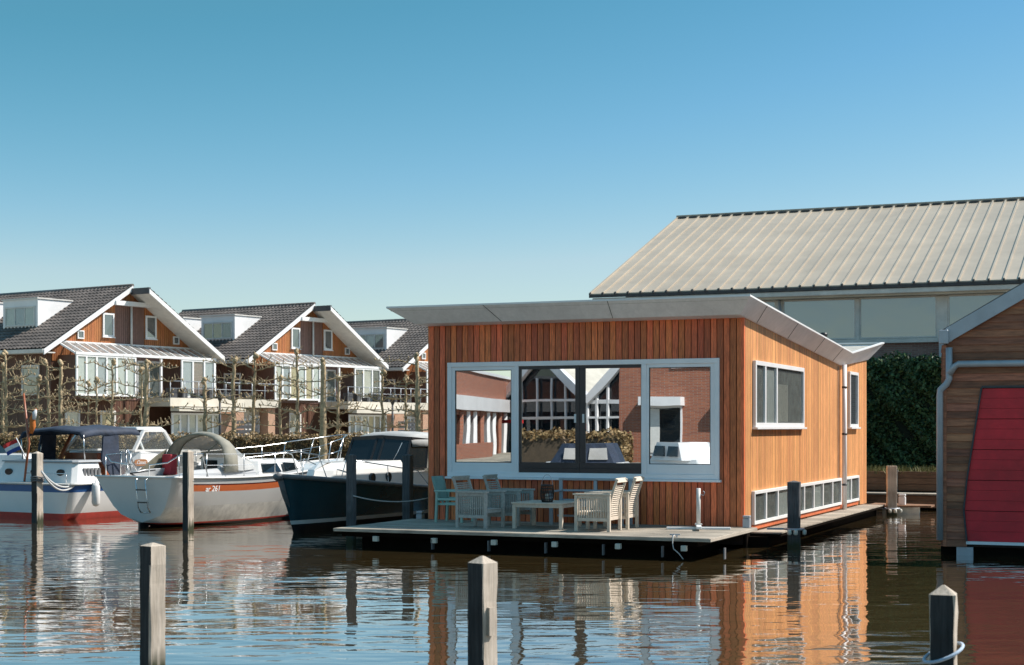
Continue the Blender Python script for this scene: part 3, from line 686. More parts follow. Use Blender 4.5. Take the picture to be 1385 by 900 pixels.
# ------------------------------------------------------------------ hall behind
HP = Vector((13.62, 50, 0))
def hx_(u): k = (u-CX)/F; return (k*HP.y-HP.x)/(EX.x-k*EX.y)
def hz_(u, v): return CH+(HZ-v)/F*(HP+EX*hx_(u)).y
hl = thing('sports_hall', 'large hall with pale ribbed metal roof and strip of wide windows', 'hall', (HP.x, HP.y, 0), AH)
xl, xr = -11.86, 20.
wl = xl+.9; wy = .75
mb = MB(); mb.prism([(wl,wy,G),(wl,21-wy,G),(wl,21-wy,6.8),(wl,10.5,10.6),(wl,wy,6.8)], (xr-wl,0,0)); mb.build('wall', M['brick_pink'], hl)
mb = MB(); sl = (10.92-6.98)/10.5
for s in (0,1):
    f = (lambda y: y) if s == 0 else (lambda y: 21-y)
    mb.prism([(xl,f(0),6.98-.0),(xl,f(10.5),10.92),(xl,f(10.5),10.98),(xl,f(0),7.04)], (xr-xl,0,0))
    x = xl+.05
    while x < xr:
        a = Vector((x,f(-.02),7.065)); b = Vector((x,f(10.5),11.005))
        mb.beam(a, b, .06, .05); x += .46
rf = mb.build('roof', M['metal_roof'], hl)
mb = MB(); x = xl
mb.box(xl,xr,-.03,.015,6.90,7.0)
while x < xr: mb.beam((x+.05,-.05,6.99),(x+.05,-.05,7.06),.09,.06); x += .46
mb.build('drip_edge', M['metal_dark'], rf)
mb = MB(); mb.box(xl,xr,10.42,10.58,10.99,11.07)
mb.build('ridge_cap', M['metal_roof'], rf)
mb = MB(); x = xl+.28
while x < xr: mb.box(x-.14,x+.14,10.33,10.41,10.93,11.0); x += .46
mb.build('ridge_filler', M['metal_dark'], rf)
mb = MB(); mb.box(xl+.1,xr,.02,.16,6.72,6.89); mb.build('gutter', M['old_white'], hl, bevel=.02)
mb = MB(); mb.box(xl+.15,xr,.17,wy+.1,6.66,6.74); mb.build('soffit', M['cream'], hl)
wz1, wz0 = 6.66, hz_(1220,456)
T = tfront(wy)
e = [hx_(1043)]; seg = [(1043,1052),(1152,1157),(1263,1278),(1385,1390)]
bays = [(-10.2,hx_(1043)),(hx_(1052),hx_(1152.5)),(hx_(1157),hx_(1263.5)),(hx_(1278),hx_(1385)),(hx_(1389),hx_(1389)+2.6),(hx_(1389)+2.9,hx_(1389)+5.4)]
for a, b in bays:
    window(hl, T, a, b, wz0, wz1, fw=.05, dep=.08, fm=M['old_white'], pm=M['hall_glass'], out0=.01)
mb = MB(T); mb.box(wl,xr,.01,.07,wz1-.02,wz1+.10); mb.build('header', M['cream'], hl)
for a, b in zip(bays[:-1], bays[1:]):
    mb = MB(T); mb.box(a[1],b[0],.01,.11,wz0-.06,wz1-.03); mb.build('post', M['old_white'], hl)
mb = MB(T); mb.box(wl,xr,.01,.14,wz0-.15,wz0-.01); mb.build('sill', M['old_white'], hl)
mb = MB(T); a = hx_(1270); mb.box(a-.07,a+.07,.15,.25,3.0,wz0-.02); mb.tube([(hx_(1049),.25,6.7),(hx_(1052),.25,5.9),(hx_(1052),.25,3.)],.05,8); mb.build('downpipe', M['galv'], hl)

# ivy screen: leafy hedge in front of the hall
def leaves(name, lo, hi, n, size, mt, parent=None, rough=.12, seed=1, round_top=0.):
    rg = np.random.default_rng(seed); lo = np.array(lo); hi = np.array(hi)
    # points near the surface of the box, with a lumpy outline
    V = []; Fc = []
    d = hi-lo
    area = np.array([d[0]*d[2], d[0]*d[1], d[1]*d[2]]); pr = area*np.array([1,1,2.]); pr = pr/pr.sum()
    k = rg.choice(3, n, p=pr); p = lo + rg.random((n,3))*d
    dep = np.abs(rg.normal(0, rough, n))
    lump = rough*1.3*(.5*np.sin(p[:,0]*9+p[:,2]*8)+np.sin(p[:,0]*2.3+1)*np.cos(p[:,2]*2.9)+.6*np.sin(p[:,0]*5.1+p[:,2]*4.3))
    p[k==0,1] = lo[1] + dep[k==0] - lump[k==0]*.7
    p[k==1,2] = hi[2] - dep[k==1] + lump[k==1]
    e = (k==2); side = rg.random(n) < .5
    p[e&side,0] = lo[0]+dep[e&side]; p[e&~side,0] = hi[0]-dep[e&~side]
    nrm = rg.normal(0,1,(n,3)); nrm[:,1] -= .8; nrm[:,2] += .5; nrm /= np.linalg.norm(nrm,axis=1)[:,None]
    t = np.cross(nrm, rg.normal(0,1,(n,3))); t /= np.linalg.norm(t,axis=1)[:,None]; b = np.cross(nrm, t)
    s = size*rg.uniform(.6,1.3,n)[:,None]
    q = np.stack([p-t*s, p+b*s*.55, p+t*s, p-b*s*.55], 1).reshape(-1,3)
    Fc = np.arange(4*n).reshape(-1,4)
    return pymesh(name, q.tolist(), Fc.tolist(), M[mt], parent)
iv = thing('ivy_hedge', 'tall dark green ivy hedge screening the hall behind the quay', 'hedge', tuple(HP), AH)
ix0, ix1 = hx_(1145)-.5, hx_(1275)+.25
mb = MB(); mb.box(ix0+.15,ix1-.1,-1.15,-.4,G,hz_(1220,480)-.5); mb.build('stems', mat('ivy_core',(.012,.02,.01),.9), iv)
leaves('foliage', (ix0,-1.35,G+.15), (ix1,-.3,hz_(1220,479)-.36), 34000, .07, 'ivy', iv, .17, 3)
# right quay: planter, grass, jetty
qd = thing('timber_planter', 'long brown timber planter below the ivy hedge', 'planter', tuple(P(1208,46.6,0)), AH)
mb = MB()
for i in range(3):
    for a, b in ((-4.5,.55-.55),(.03,5.2)): mb.box(a,b,0.,.09,.52+i*.19,.52+i*.19+.183)
mb.build('planks', M['timber_brown'], qd, bevel=.005)
mb = MB(); mb.box(-.14,.14,-.04,.12,.45,1.12); mb.build('post', M['pile_dark'], qd)
mb = MB(); mb.box(-4.5,5.2,.1,1.4,.5,1.02); mb.build('soil', M['ground'], qd)
jt = thing('quay_jetty', 'low timber quay edge with pale cap board above the water', 'jetty', tuple(P(1208,46.0,0)), AH)
mb = MB(); mb.box(-5,5.6,-.35,.6,.43,.475); mb.build('cap_board', M['deck'], jt, bevel=.004)
mb = MB()
for i in range(2): mb.box(-5,5.6,-.30,-.24,.06+i*.18,.06+i*.18+.175)
mb.build('planks', M['timber_brown'], jt, bevel=.004)
mb = MB(); x = -5
while x < 5.6: mb.box(x,x+.18,-.2,-.1,-1,.2); x += .2
mb.build('sheet_piles', M['float_dark'], jt)
def grass_tufts(name, pts, n, h, mt, seed):
    rg = np.random.default_rng(seed); V = []; Fc = []
    for i in range(n):
        a, b = pts; p = a.lerp(b, float(rg.random())) + Vector((rg.normal(0,.03), rg.normal(0,.18), 0)); hh = h*rg.uniform(.4,1.2); w = .012
        d = Vector((rg.normal(0,.35), rg.normal(0,.35), 1)).normalized()*hh; t = Vector((rg.normal(), rg.normal(), 0)).normalized()*w
        k = len(V); V += [p-t, p+t, p+d*.6+t*.7+Vector((0,0,0)), p+d*1.0]; Fc.append((k,k+1,k+2,k+3))
    return pymesh(name, [tuple(v) for v in V], Fc, M[mt])
g = grass_tufts('grass', (P(1208,46.95,1.0)-EX*4.2, P(1208,46.95,1.0)+EX*5), 3500, .28, 'grass', 5); struct(g, 'stuff')

# ------------------------------------------------------------------ row houses at the left
GA = math.atan2(.83, .557); E0 = Vector((-24.4, 82.1, G)); OX = Vector((.557,.83,0)); OY = Vector((-.83,.557,0))
def make_house():
    o = thing('row_house', '', 'house', tuple(E0), GA, 'cedar gabled houses along the far quay')
    g = -G                                             # local z = world z - G
    D = 11.4; RX = 5.7; W = 11.4; ze, zr_ = 6.7+g, 10.18+g
    sl = (zr_-ze)/RX; zro = lambda x: ze + sl*(x if x < RX else W-x)
    mb = MB(); mb.prism([(.35,.0,0),(11.05,0,0),(11.05,0,zro(11.05)-.12),(RX,0,zr_-.12),(.35,0,zro(.35)-.12)], (0,D-.3,0)); mb.build('wall', M['far_brown'], o)
    # gable cladding: orange halves and darker recessed centre
    T = tfront()
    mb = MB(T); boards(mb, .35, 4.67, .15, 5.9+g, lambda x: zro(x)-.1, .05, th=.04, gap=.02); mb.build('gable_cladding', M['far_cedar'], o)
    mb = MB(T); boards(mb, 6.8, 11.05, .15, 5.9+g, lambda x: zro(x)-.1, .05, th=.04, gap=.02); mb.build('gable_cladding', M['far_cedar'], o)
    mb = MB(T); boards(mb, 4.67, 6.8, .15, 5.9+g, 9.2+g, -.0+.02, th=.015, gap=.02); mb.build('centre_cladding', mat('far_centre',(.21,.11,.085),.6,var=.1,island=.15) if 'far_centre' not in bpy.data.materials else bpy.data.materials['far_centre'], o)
    mb = MB(T); boards(mb, 4.67, 6.8, .15, 9.2+g, lambda x: zro(x)-.1, .05, th=.04, gap=.02); mb.build('gable_cladding', M['far_cedar'], o)
    mb = MB(T); mb.box(4.4,6.9,.055,.45,9.08+g,9.32+g); mb.build('lintel', M['white'], o)
    mb = MB(T); mb.tube([(5.75,.15,9.1+g),(5.75,.15,6.7+g)],.06,8); mb.build('downpipe', M['old_white'], o)
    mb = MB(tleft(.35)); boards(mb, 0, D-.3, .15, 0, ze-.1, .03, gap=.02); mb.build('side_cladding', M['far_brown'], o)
    # tiled roof halves
    def tiles(x0, z0, x1, z1, y0, y1, name):
        L = math.hypot(x1-x0, z1-z0); nc = int(L/.34); nx = int(abs(y1-y0)/.30); sub = 5
        ux, uz = (x1-x0)/L, (z1-z0)/L; nxn, nzn = -uz*(1 if x1 > x0 else -1), abs(ux)
        V = []; Fc = []; ncol = nx*sub+1
        for r in range(nc):
            for e2, lift in ((0,.045),(1,.0)):
                s = (r+e2)*L/nc
                for c in range(ncol):
                    ph = (c % sub)/sub; pf = .030*math.sin(2*math.pi*ph) + (.015 if ph < .3 else 0)
                    h = lift+.04+pf; V.append((x0+ux*s+nxn*h, y0+(y1-y0)*c/(ncol-1), z0+uz*s+nzn*h))
        for r in range(nc*2-1):
            for c in range(ncol-1):
                a = r*ncol+c; Fc.append((a,a+1,a+1+ncol,a+ncol))
        t = pymesh(name, V, Fc, M['tile'], o); return t
    rl = tiles(-.35, ze-sl*.35, RX, zr_, -.30, D, 'roof')
    mb = MB(); mb.prism([(-.35,-.28,ze-sl*.35-.04),(RX,-.28,zr_-.04),(RX,-.28,zr_-.16),(-.35,-.28,ze-sl*.35-.16)], (0,D+.2,0)); mb.build('roof_board', M['metal_dark'], rl)
    mb = MB(); mb.tube([(RX,y,zr_+.05) for y in (-.32,D)],.10,8); mb.build('ridge', M['tile'], rl)
    mb = MB(); mb.prism([(-.42,-.36,ze-sl*.42-.26),(RX,-.36,zr_-.24),(RX,-.36,zr_+.04),(-.42,-.36,ze-sl*.42+.02)], (0,.07,0)); mb.build('bargeboard', M['white'], rl)
    mb = MB(); mb.box(-.48,-.34,-.3,D,ze-.42,ze-.22); mb.box(-.34,.38,-.28,D,ze-.42,ze-.36); mb.build('gutter', M['old_white'], rl)
    # right half, ridge a little lower, deep overhang towards the water
    fy = -1.7; zr2 = 9.92+g; ze2 = 6.45+g; xe = 11.3
    rr = tiles(xe, ze2, RX-.0, zr2, fy, D, 'roof')
    mb = MB(); mb.prism([(RX,fy+.02,zr2-.02),(xe,fy+.02,ze2-.02),(xe,fy+.02,ze2-.10),(RX,fy+.02,zr2-.10)], (0,D-fy-.1,0)); mb.build('soffit', M['old_white'], rr)
    mb = MB(); mb.prism([(RX-.1,fy-.05,zr2+.05),(xe+.1,fy-.05,ze2+.02),(xe+.1,fy-.05,ze2-.24),(RX-.1,fy-.05,zr2-.20)], (0,.07,0)); mb.build('bargeboard', M['white'], rr)
    mb = MB(); mb.box(RX-.12,RX+.02,fy,D,zr2+.02,zr2+.14); mb.box(RX-.12,RX-.02,fy,-.3,zr2-.2,zr2+.02); mb.build('ridge', M['metal_dark'], rr)
    mb = MB(); mb.box(xe,xe+.14,fy,D,ze2-.18,ze2-.0); mb.build('gutter', M['old_white'], rr)
    # dormer
    for (y0, y1) in ((2.8,5.7),(7.3,10.2)):
        zb_, zt_ = ze+.547*0+sl*1.75, 9.38+g; xk = (zt_-ze)/sl
        d0 = MB(); d0.prism([(1.75,y0,zb_),(1.75,y0,zt_),(xk+.1,y0,zt_),(xk+.1,y0,zt_-.12)], (0,y1-y0,0)); dm = d0.build('dormer', M['white'], o)
        m2 = MB(); m2.box(1.68,xk-.25,y0-.06,y1+.06,zt_,zt_+.07); m2.build('dormer_roof', M['old_white'], dm)
        window(dm, tleft(1.75), y0+.2, y1-.2, zb_+.15, zt_-.38, mull=[y0+1.05,y0+1.85], fw=.09, dep=.05, fm=M['old_white'], out0=.005, back=[M['curtain'],M['galv']], pm=M['clear'])
    # gable windows
    window(o, T, 3.75, 4.55, 7.32+g, 8.62+g, fw=.1, dep=.08, fm=M['white'], out0=.05, sill=True)
    window(o, T, 6.85, 7.65, 7.35+g, 8.65+g, fw=.1, dep=.08, fm=M['white'], out0=.05, sill=True)
    window(o, T, 2.0, 2.45, 7.13+g, 7.58+g, fw=.06, dep=.08, fm=M['white'], out0=.05)
    window(o, T, 8.95, 9.4, 7.13+g, 7.58+g, fw=.06, dep=.08, fm=M['white'], out0=.05)
    window(o, tleft(.35), .9, 2.3, 4.1+g, 5.7+g, fw=.1, dep=.06, fm=M['old_white'], out0=.03, trans=(5.1+g,))
    # glass canopy over the first floor
    zc1, zc0 = 6.92+g, 6.28+g; cf = 1.5; ca, cb = .66, 10.9
    mb = MB(T); n = 17
    for i in range(n+1):
        x = ca+(cb-ca)*i/n; mb.beam((x,.06,zc1),(x,cf,zc0),.07,.09)
    mb.beam((ca,cf,zc0),(cb,cf,zc0),.12,.14); mb.beam((ca,.08,zc1),(cb,.08,zc1),.08,.12)
    cn = mb.build('canopy', M['white'], o)
    mb = MB(T); mb.face([(ca,.06,zc1+.03),(cb,.06,zc1+.03),(cb,cf,zc0+.03),(ca,cf,zc0+.03)]); mb.build('glazing', M['canopy_glass'], cn)
    Tf = tfront(-cf+.05)
    for a, b, ms in ((.7,4.85,[.7+4.15*k/6 for k in range(1,6)]),(8.2,10.85,[9.1,10.0])):
        window(o, Tf, a, b, 4.05+g, zc0-.06, mull=ms, fw=.11, mw=.12, dep=.08, fm=M['white'], back=[M['curtain'],M['curtain'],M['grey_paint'],M['curtain']] if a < 1 else [M['grey_paint'],M['brick_pink']], pm=M['clear'], name='sunroom_glazing')
    mb = MB(); mb.box(.74,4.8,-cf+.12,-.02,3.9+g,4.05+g); mb.box(.74,.78,-cf+.1,-.02,4.05+g,6.2+g); mb.build('sunroom_floor', M['far_brown'], o)
    mb = MB(T); mb.box(4.9,8.2,.02,.06,3.9+g,6.3+g); mb.build('upper_wall', M['brick_pink'], o)
    window(o, T, 6.2, 8.0, 4.0+g, 6.1+g, mull=[7.1], pm=M['clear'], back=[M['interior'],M['net']], fw=.1, dep=.06, fm=M['white'], out0=.06, name='balcony_door')
    for x in (6.7, 10.85):
        mb = MB(T); mb.box(x-.06,x+.06,cf-.1,cf+.02,4.1+g,zc0); mb.build('canopy_post', M['white'], cn)
    # terrace and ground floor
    mb = MB(); mb.box(6.5,15.4,-2.4,-.02,3.55+g,4.02+g); mb.box(6.5,11.7,-3.1,-2.42,3.28+g,3.5+g); tr = mb.build('terrace', M['cream'], o)
    mb = MB(); mb.box(11.05,15.2,0,.25,3.6+g,4.0+g); mb.build('terrace_back', M['cream'], tr)
    mb = MB(T)
    mb.tube([(6.6,2.3,4.95+g),(15.3,2.3,4.95+g)],.025,6); mb.tube([(6.6,2.3,4.55+g),(15.3,2.3,4.55+g)],.015,6)
    for k in range(9): x = 6.6+k*1.08; mb.tube([(x,2.3,4.0+g),(x,2.3,4.95+g)],.022,6)
    mb.build('railing', M['galv'], tr)
    for k in range(7):
        mb = MB(T); x = 6.9+k*.95+random.uniform(-.2,.2); mb.box(x,x+random.uniform(.3,.7),1.7,2.15,4.03+g,4.3+random.uniform(0,.35)+g)
        mb.build('planter_box', M['metal_dark'], tr)
    mb = MB(); mb.box(10.6,12.5,-2.2,.0,.02,3.5+g+.03); mb.box(14.55,15.15,-2.2,0,.02,3.5+g+.03); mb.build('brick_wall', M['brick_salmon'], o)
    mb = MB(); mb.box(12.5,14.6,-1.5,-1.3,0.02,3.5+g); mb.build('brick_wall', M['cream'], o)
    Tg = tfront(-2.2)
    w = window(o, Tg, 6.75, 10.55, .15, 3.2+g, mull=[6.75+3.8*k/6 for k in range(1,6)], fw=.12, mw=.14, dep=.08, fm=M['white'], back=[M['curtain'],M['grey_paint'],M['curtain'],M['cream']], pm=M['clear'], name='patio_window')
    window(o, tfront(-1.5), 12.7, 13.4, .2, 2.9+g, fw=.12, dep=.08, fm=M['white'], back=[M['curtain']], pm=M['clear'], name='patio_door')
    window(o, tfront(-1.5), 13.6, 14.5, .2, 3.1+g, fw=.14, dep=.08, fm=M['white'], back=[M['upvc'],M['galv']], pm=M['clear'], name='patio_door', mull=[14.0])
    window(o, T, 1.2, 2.2, 1.2+.0, 3.3+g, fw=.12, dep=.06, fm=M['old_white'], back=[M['curtain'],], pm=M['clear'], out0=.02)
    window(o, T, 3.6, 4.7, .1, 3.3+g, fw=.12, dep=.06, fm=M['old_white'], back=[M['curtain_tan'],], pm=M['clear'], out0=.02, name='door')
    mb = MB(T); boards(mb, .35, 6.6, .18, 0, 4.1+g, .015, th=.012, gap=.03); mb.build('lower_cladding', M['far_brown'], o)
    mb = MB(T)
    for k in range(5): mb.box(11.2,13.2,2.7,2.74,.6+k*.27,.6+k*.27+.2)
    mb.build('fence', M['metal_dark'], o)
    return o
h1 = make_house()
labs = ['left house of the row, whole gable and grey dormer in view', 'middle house of the row, behind the sailing boat mast-less hull and dark boat', 'rightmost house of the row, half hidden by the cedar houseboat']
h1['label'] = 'nearest and leftmost gabled cedar house of the far row'
for k in (1,2):
    c = copy_tree(h1); c.location = E0 + OX*15.2*k
    c['label'] = ['middle gabled cedar house of the far row, seen whole above the dark boat', 'farthest gabled house, mostly hidden behind the cedar houseboat roof'][k-1]

rv = random.Random(3)
def vary(o):
    for ch in [x for x in COL.objects if x.parent == o]:
        if ch.name.startswith('blind'):
            ch.data = ch.data.copy(); ch.data.materials[0] = M[rv.choice(['curtain','net','interior','cream','curtain_tan','galv','interior'])]
        vary(ch)
for hh_ in [x for x in COL.objects if x.name.startswith('row_house.')]: vary(hh_)
# street lamps between the houses
def lamp(u, Y, top, label):
    p = P(u, Y, G); o = thing('street_lamp', label, 'street lamp', tuple(p), 0, 'dark lamp posts on the far quay')
    mb = MB(); mb.tube([(0,0,0),(0,0,top-G)],[.07,.05],8); mb.build('post', M['metal_dark'], o)
    mb = MB(); mb.lathe([(.05,0),(.17,.28),(.2,.3),(.06,.45),(.03,.55)], (0,0,top-G), 8); mb.build('lamp_head', M['metal_dark'], o)
lamp(297.5, 74, 3.6, 'dark lamp post with cone head between nearest and middle house')
lamp(531, 78, 3.5, 'dark lamp post with cone head between middle and farthest house')

# ------------------------------------------------------------------ beech hedge and pleached trees
H0, H1 = Vector((-33,58.2,G)), Vector((1,61.5,G))
hd = thing('beech_hedge', 'long low clipped hedge with dry brown leaves behind the boats', 'hedge', tuple(H0), math.atan2((H1-H0).y,(H1-H0).x))
Lh = (H1-H0).length
mb = MB(); mb.box(.1,Lh-.1,.15,.75,0,1.05); mb.build('twigs', mat('hedge_core',(.07,.05,.03),.9), hd)
leaves('foliage', (0,0,0), (Lh,.9,1.16), 42000, .05, 'beech', hd, .09, 9)
def tree(u, Y, top, lean, r0, seed, label, levels):
    rg = random.Random(seed); p = P(u, Y, G); h = top-G
    o = thing('pleached_tree', label, 'tree', tuple(p), .1, 'bare pleached trees in rows behind the hedge')
    mb = MB(); pts = []; rr = []
    n = 14
    for i in range(n+1):
        t = i/n; pts.append((lean*h*t+rg.uniform(-.03,.03), rg.uniform(-.03,.03), h*t)); rr.append(r0*.76*(1-.5*t)*(1+rg.uniform(-.08,.16)))
    mb.tube(pts, rr, 8)
    for k in range(3): mb.lathe([(.02,-.11),(.09,-.04),(.095,.03),(.02,.10)], (pts[-1][0]+rg.uniform(-.08,.08), rg.uniform(-.06,.06), h-.05+k*.05), 7)
    mb.build('trunk', M['bark'], o)
    mb = MB()
    for z in levels:
        if z > top-.1: continue
        for s in (-1,1):
            if rg.random() < .24: continue
            Lb = rg.uniform(.7,1.7); m = 9; q = []; rq = []
            y = 0; zz = z-G
            for i in range(m+1):
                t = i/m; y += rg.uniform(-.03,.03); zz += rg.uniform(-.045,.05)+(.05 if rg.random() < .15 else 0)
                q.append((lean*(z-G)+s*(.04+Lb*t), y, zz+.12*t*rg.uniform(.7,1.3))); rq.append(.027*(1-.5*t)*(1.35 if rg.random() < .3 else 1))
            mb.tube(q, rq, 6)
            for i in range(2, m, 1):                    # knobbly pollard spurs
                if rg.random() < .6:
                    a = Vector(q[i]); d = Vector((rg.uniform(-.5,.5)*s, rg.uniform(-.5,.5), rg.uniform(.2,1))).normalized()*rg.uniform(.08,.30)
                    mb.tube([a, a+d*.6, a+d], [.022,.018,.012], 5)
                    if rg.random() < .45: mb.lathe([(.01,-.035),(.03,0),(.01,.04)], tuple(a+d), 6)
                for _ in range(1):                      # thin shoots
                    a = Vector(q[i]); d = Vector((rg.uniform(-.6,.6), rg.uniform(-.5,.5), rg.uniform(-.1,1))).normalized()*rg.uniform(.12,.42)
                    mb.tube([a, a+d*.55+Vector((rg.uniform(-.04,.04),0,0)), a+d], [.010,.008,.004], 4)
            mb.lathe([(.015,-.05),(.04,0),(.015,.06)], q[-1], 7)
    for k in range(22):                                 # shoots from the trunk
        i = rg.randint(5, n); a = Vector(pts[i]); d = Vector((rg.uniform(-1,1), rg.uniform(-.6,.6), rg.uniform(.2,.9))).normalized()*rg.uniform(.15,.4)
        mb.tube([a, a+d*.6+Vector((0,0,.03)), a+d], [.016,.012,.006], 5)
    mb.build('branches', M['bark'], o)
    return o
lv1 = [2.35,2.95,3.55,4.15,4.75]
rows = [  # column, depth, top row, lean, radius, what it stands by
 (4,66,495,0,.10,'thin bare trunk at the left edge of the row of trees'),
 (9,63,478,-.01,.11,'bare pleached tree near the left edge with knobbly top'),
 (51,63,512,0,.10,'short bare tree behind the flag of the blue striped cruiser'),
 (70,66,490,-.05,.12,'leaning bare tree in front of the first house corner'),
 (82,62,491,.0,.15,'stout bare trunk above the blue canvas roof'),
 (119,72,519,0,.06,'slender grey trunk in front of first house sunroom'),
 (131,68,514,0,.08,'slender bare tree left of the white wheelhouse'),
 (152,66,490,0,.09,'bare tree with knobs behind the white wheelhouse'),
 (191,72,500,0,.08,'pale thin trunk close behind the thick twisted tree'),
 (197,61,491,.01,.18,'thickest twisted pleached tree before the first house terrace'),
 (277,62,515,0,.14,'dark short pleached tree right of the first terrace'),
 (316,63,487,.0,.15,'bare tree beside the first lamp post and salmon wall'),
 (341,64,482,.03,.11,'slim leaning tree left of middle house sunroom'),
 (379,66,512,0,.10,'short bare tree between two white patio doors'),
 (402,63,476,.0,.11,'tall knobbly tree in front of middle house gable'),
 (437,60,489,.0,.20,'stout many armed tree before the middle house centre'),
 (456,65,512,.02,.11,'leaning bare tree with dense knobs by the tan curtains'),
 (517,66,504,0,.10,'bare tree beside the middle house last terrace post'),
 (549,66,512,0,.09,'thin bare tree left of the cedar houseboat'),
 (566,60,482,-.01,.17,'thick bare tree closest to the cedar houseboat wall')]
for i, (u, Y, v, ln, r, lb) in enumerate(rows):
    tree(u, Y, CH+(HZ-v)/F*Y, ln, r, 100+i, lb, [z+random.uniform(-.08,.08) for z in lv1])

# ------------------------------------------------------------------ boats
def hull(name, L, B, sheer, tw, rb, rs, draft, rows, mats, parent, tmat=0, full=.5, vee=.28, n=26, floor=None):
    """rows: offsets below the sheer (negative) or absolute heights, with the material of the strake below each"""
    mb = MB(); S = [i/n for i in range(n+1)]; ringsP = []
    def zrow(r, s): return sheer(s)+r if r <= 0 and r > -.9 else (r if r > 0 else r)
    for s in S:
        b = B/2*(tw+(1-tw)*math.sin(math.pi/2*min(1,s/.45)))*max(0,(1-max(0,(s-full)/(1-full))**2.3))**.8
        b = max(b, .015); ring = []
        for spec in rows:
            z = sheer(s)+spec[1] if spec[0] == 's' else spec[1]
            fl_ = floor(s) if floor else -draft; z = max(z, fl_)
            hfr = max(0,(z-fl_))/(sheer(s)-fl_); wf_ = hfr**(vee+.55*s*s)
            x = s*L + rb*hfr*s**5 - rs*hfr*(1-s)**6
            ring.append((x, b*wf_, z))
        ringsP.append(ring)
    m = len(rows); V = {}
    for i in range(n+1):
        for j in range(m):
            x, y, z = ringsP[i][j]; V[i,j,1] = mb.v((x,y,z)); V[i,j,-1] = mb.v((x,-y,z))
    for i in range(n):
        for j in range(m-1):
            for sd in (1,-1):
                f = mb.bm.faces.new([V[i,j,sd],V[i+1,j,sd],V[i+1,j+1,sd],V[i,j+1,sd]]); f.smooth = True; f.material_index = rows[j][2]
        f = mb.bm.faces.new([V[i,m-1,1],V[i+1,m-1,1],V[i+1,m-1,-1],V[i,m-1,-1]]); f.material_index = rows[-1][2]
    for j in range(m-1):
        f = mb.bm.faces.new([V[0,j,1],V[0,j+1,1],V[0,j+1,-1],V[0,j,-1]]); f.material_index = tmat if rows[j][3] is None else rows[j][3]
        mb.bm.faces.new([V[n,j,1],V[n,j+1,1],V[n,j+1,-1],V[n,j,-1]]).material_index = rows[j][2]
    h = mb.build(name, mats, parent, weld=True)
    edge = [ringsP[i][0] for i in range(n+1)]
    return h, edge
def deckmesh(edge, parent, mt, inset=.03, dz=-.03, camber=.05):
    mb = MB()
    for a, b in zip(edge[:-1], edge[1:]):
        A = [(a[0],max(0,a[1]-inset)*k,a[2]+dz+camber*(1-k*k)) for k in (-1,-.5,0,.5,1)]; Bq = [(b[0],max(0,b[1]-inset)*k,b[2]+dz+camber*(1-k*k)) for k in (-1,-.5,0,.5,1)]
        for i in range(4): f = mb.face([A[i],A[i+1],Bq[i+1],Bq[i]]); f.smooth = True
    return mb.build('deck', M[mt], parent, weld=True)
def rail(mb, pts, r=.014, n=6): mb.tube(pts, r, n)
def rounded(x0, x1, w0, w1, z, r=.15):      # plan outline at a height: half widths w0 (aft) and w1 (fore)
    pts = [(x0,-w0+r),(x0+r,-w0),(x1-r*1.5,-w1),(x1,-w1+r*1.5),(x1,w1-r*1.5),(x1-r*1.5,w1),(x0+r,w0),(x0,w0-r)]
    return [(x,y,z) for x, y in pts]

# --- Boat A: white steel cruiser with blue band
AB = math.atan2(.866, .5)
cA = Vector((-12.6, 41.0, 0))
bA = thing('cabin_cruiser', 'white motor cruiser with blue band, red waterline and blue canvas roof', 'motor boat', tuple(cA), AB)
shA = lambda s: .95+.45*s*s
hA, eA = hull('hull', 8.2, 3.4, shA, .93, .6, .15, .7,
   [('s',0,0,None),('s',-.03,1,None),('s',-.23,0,None),('z',.42,0,None),('z',.17,2,None),('z',-.35,2,None),('z',-.65,2,None)],
   [M['gel'],M['blue'],M['antifoul_red']], bA, full=.5)
# a true waterline shape on the hull side: the same strakes also colour the transom
for f in hA.data.polygons: pass
me = hA.data
for f in me.polygons:
    c = f.center
    if abs(f.normal.x) > .7 and c.x < .3: f.material_index = 1 if c.z > shA(0)-.24 and c.z < shA(0)-.03 else (2 if c.z < .17 else 0)
deckmesh(eA, bA, 'gel')
mb = MB(); mb.tube([(x,y+.02,z-.02) for x,y,z in eA],.03,6); mb.tube([(x,-y-.02,z-.02) for x,y,z in eA],.03,6); mb.tube([(eA[0][0]-.02,-eA[0][1],.93),(eA[0][0]-.02,eA[0][1],.93)],.03,6); mb.build('rub_rail', M['old_white'], bA)
mb = MB(); mb.loft([rounded(.05,1.35,1.52,1.45,.93,.12), rounded(.25,1.3,1.36,1.30,1.48,.12)], smooth=False); ac = mb.build('aft_cabin', M['gel'], bA, bevel=.02, seg=2)
mb = MB(); mb.loft([rounded(.20,1.36,1.42,1.36,1.482,.12), rounded(.22,1.34,1.40,1.34,1.54,.12)], smooth=False); mb.build('cabin_top', M['gel_grey'], ac, bevel=.01)
for y in (-.95,.0,.95):
    mb = MB(); n = 16; mb.loft([[(x_, y+.13*math.cos(2*math.pi*k/n), 1.22+.085*math.sin(2*math.pi*k/n)+(x_-.1)*0) for k in range(n)] for x_ in (.12,.18)]); mb.build('porthole', M['boat_glass'], ac)
for sd in (-1,1):
    mb = MB()
    for k in range(5): mb.box(.48+k*.13,.56+k*.13,sd*1.42-.02,sd*1.42+.02,1.13,1.33)
    mb.build('louvre_vent', M['rubber'], ac)
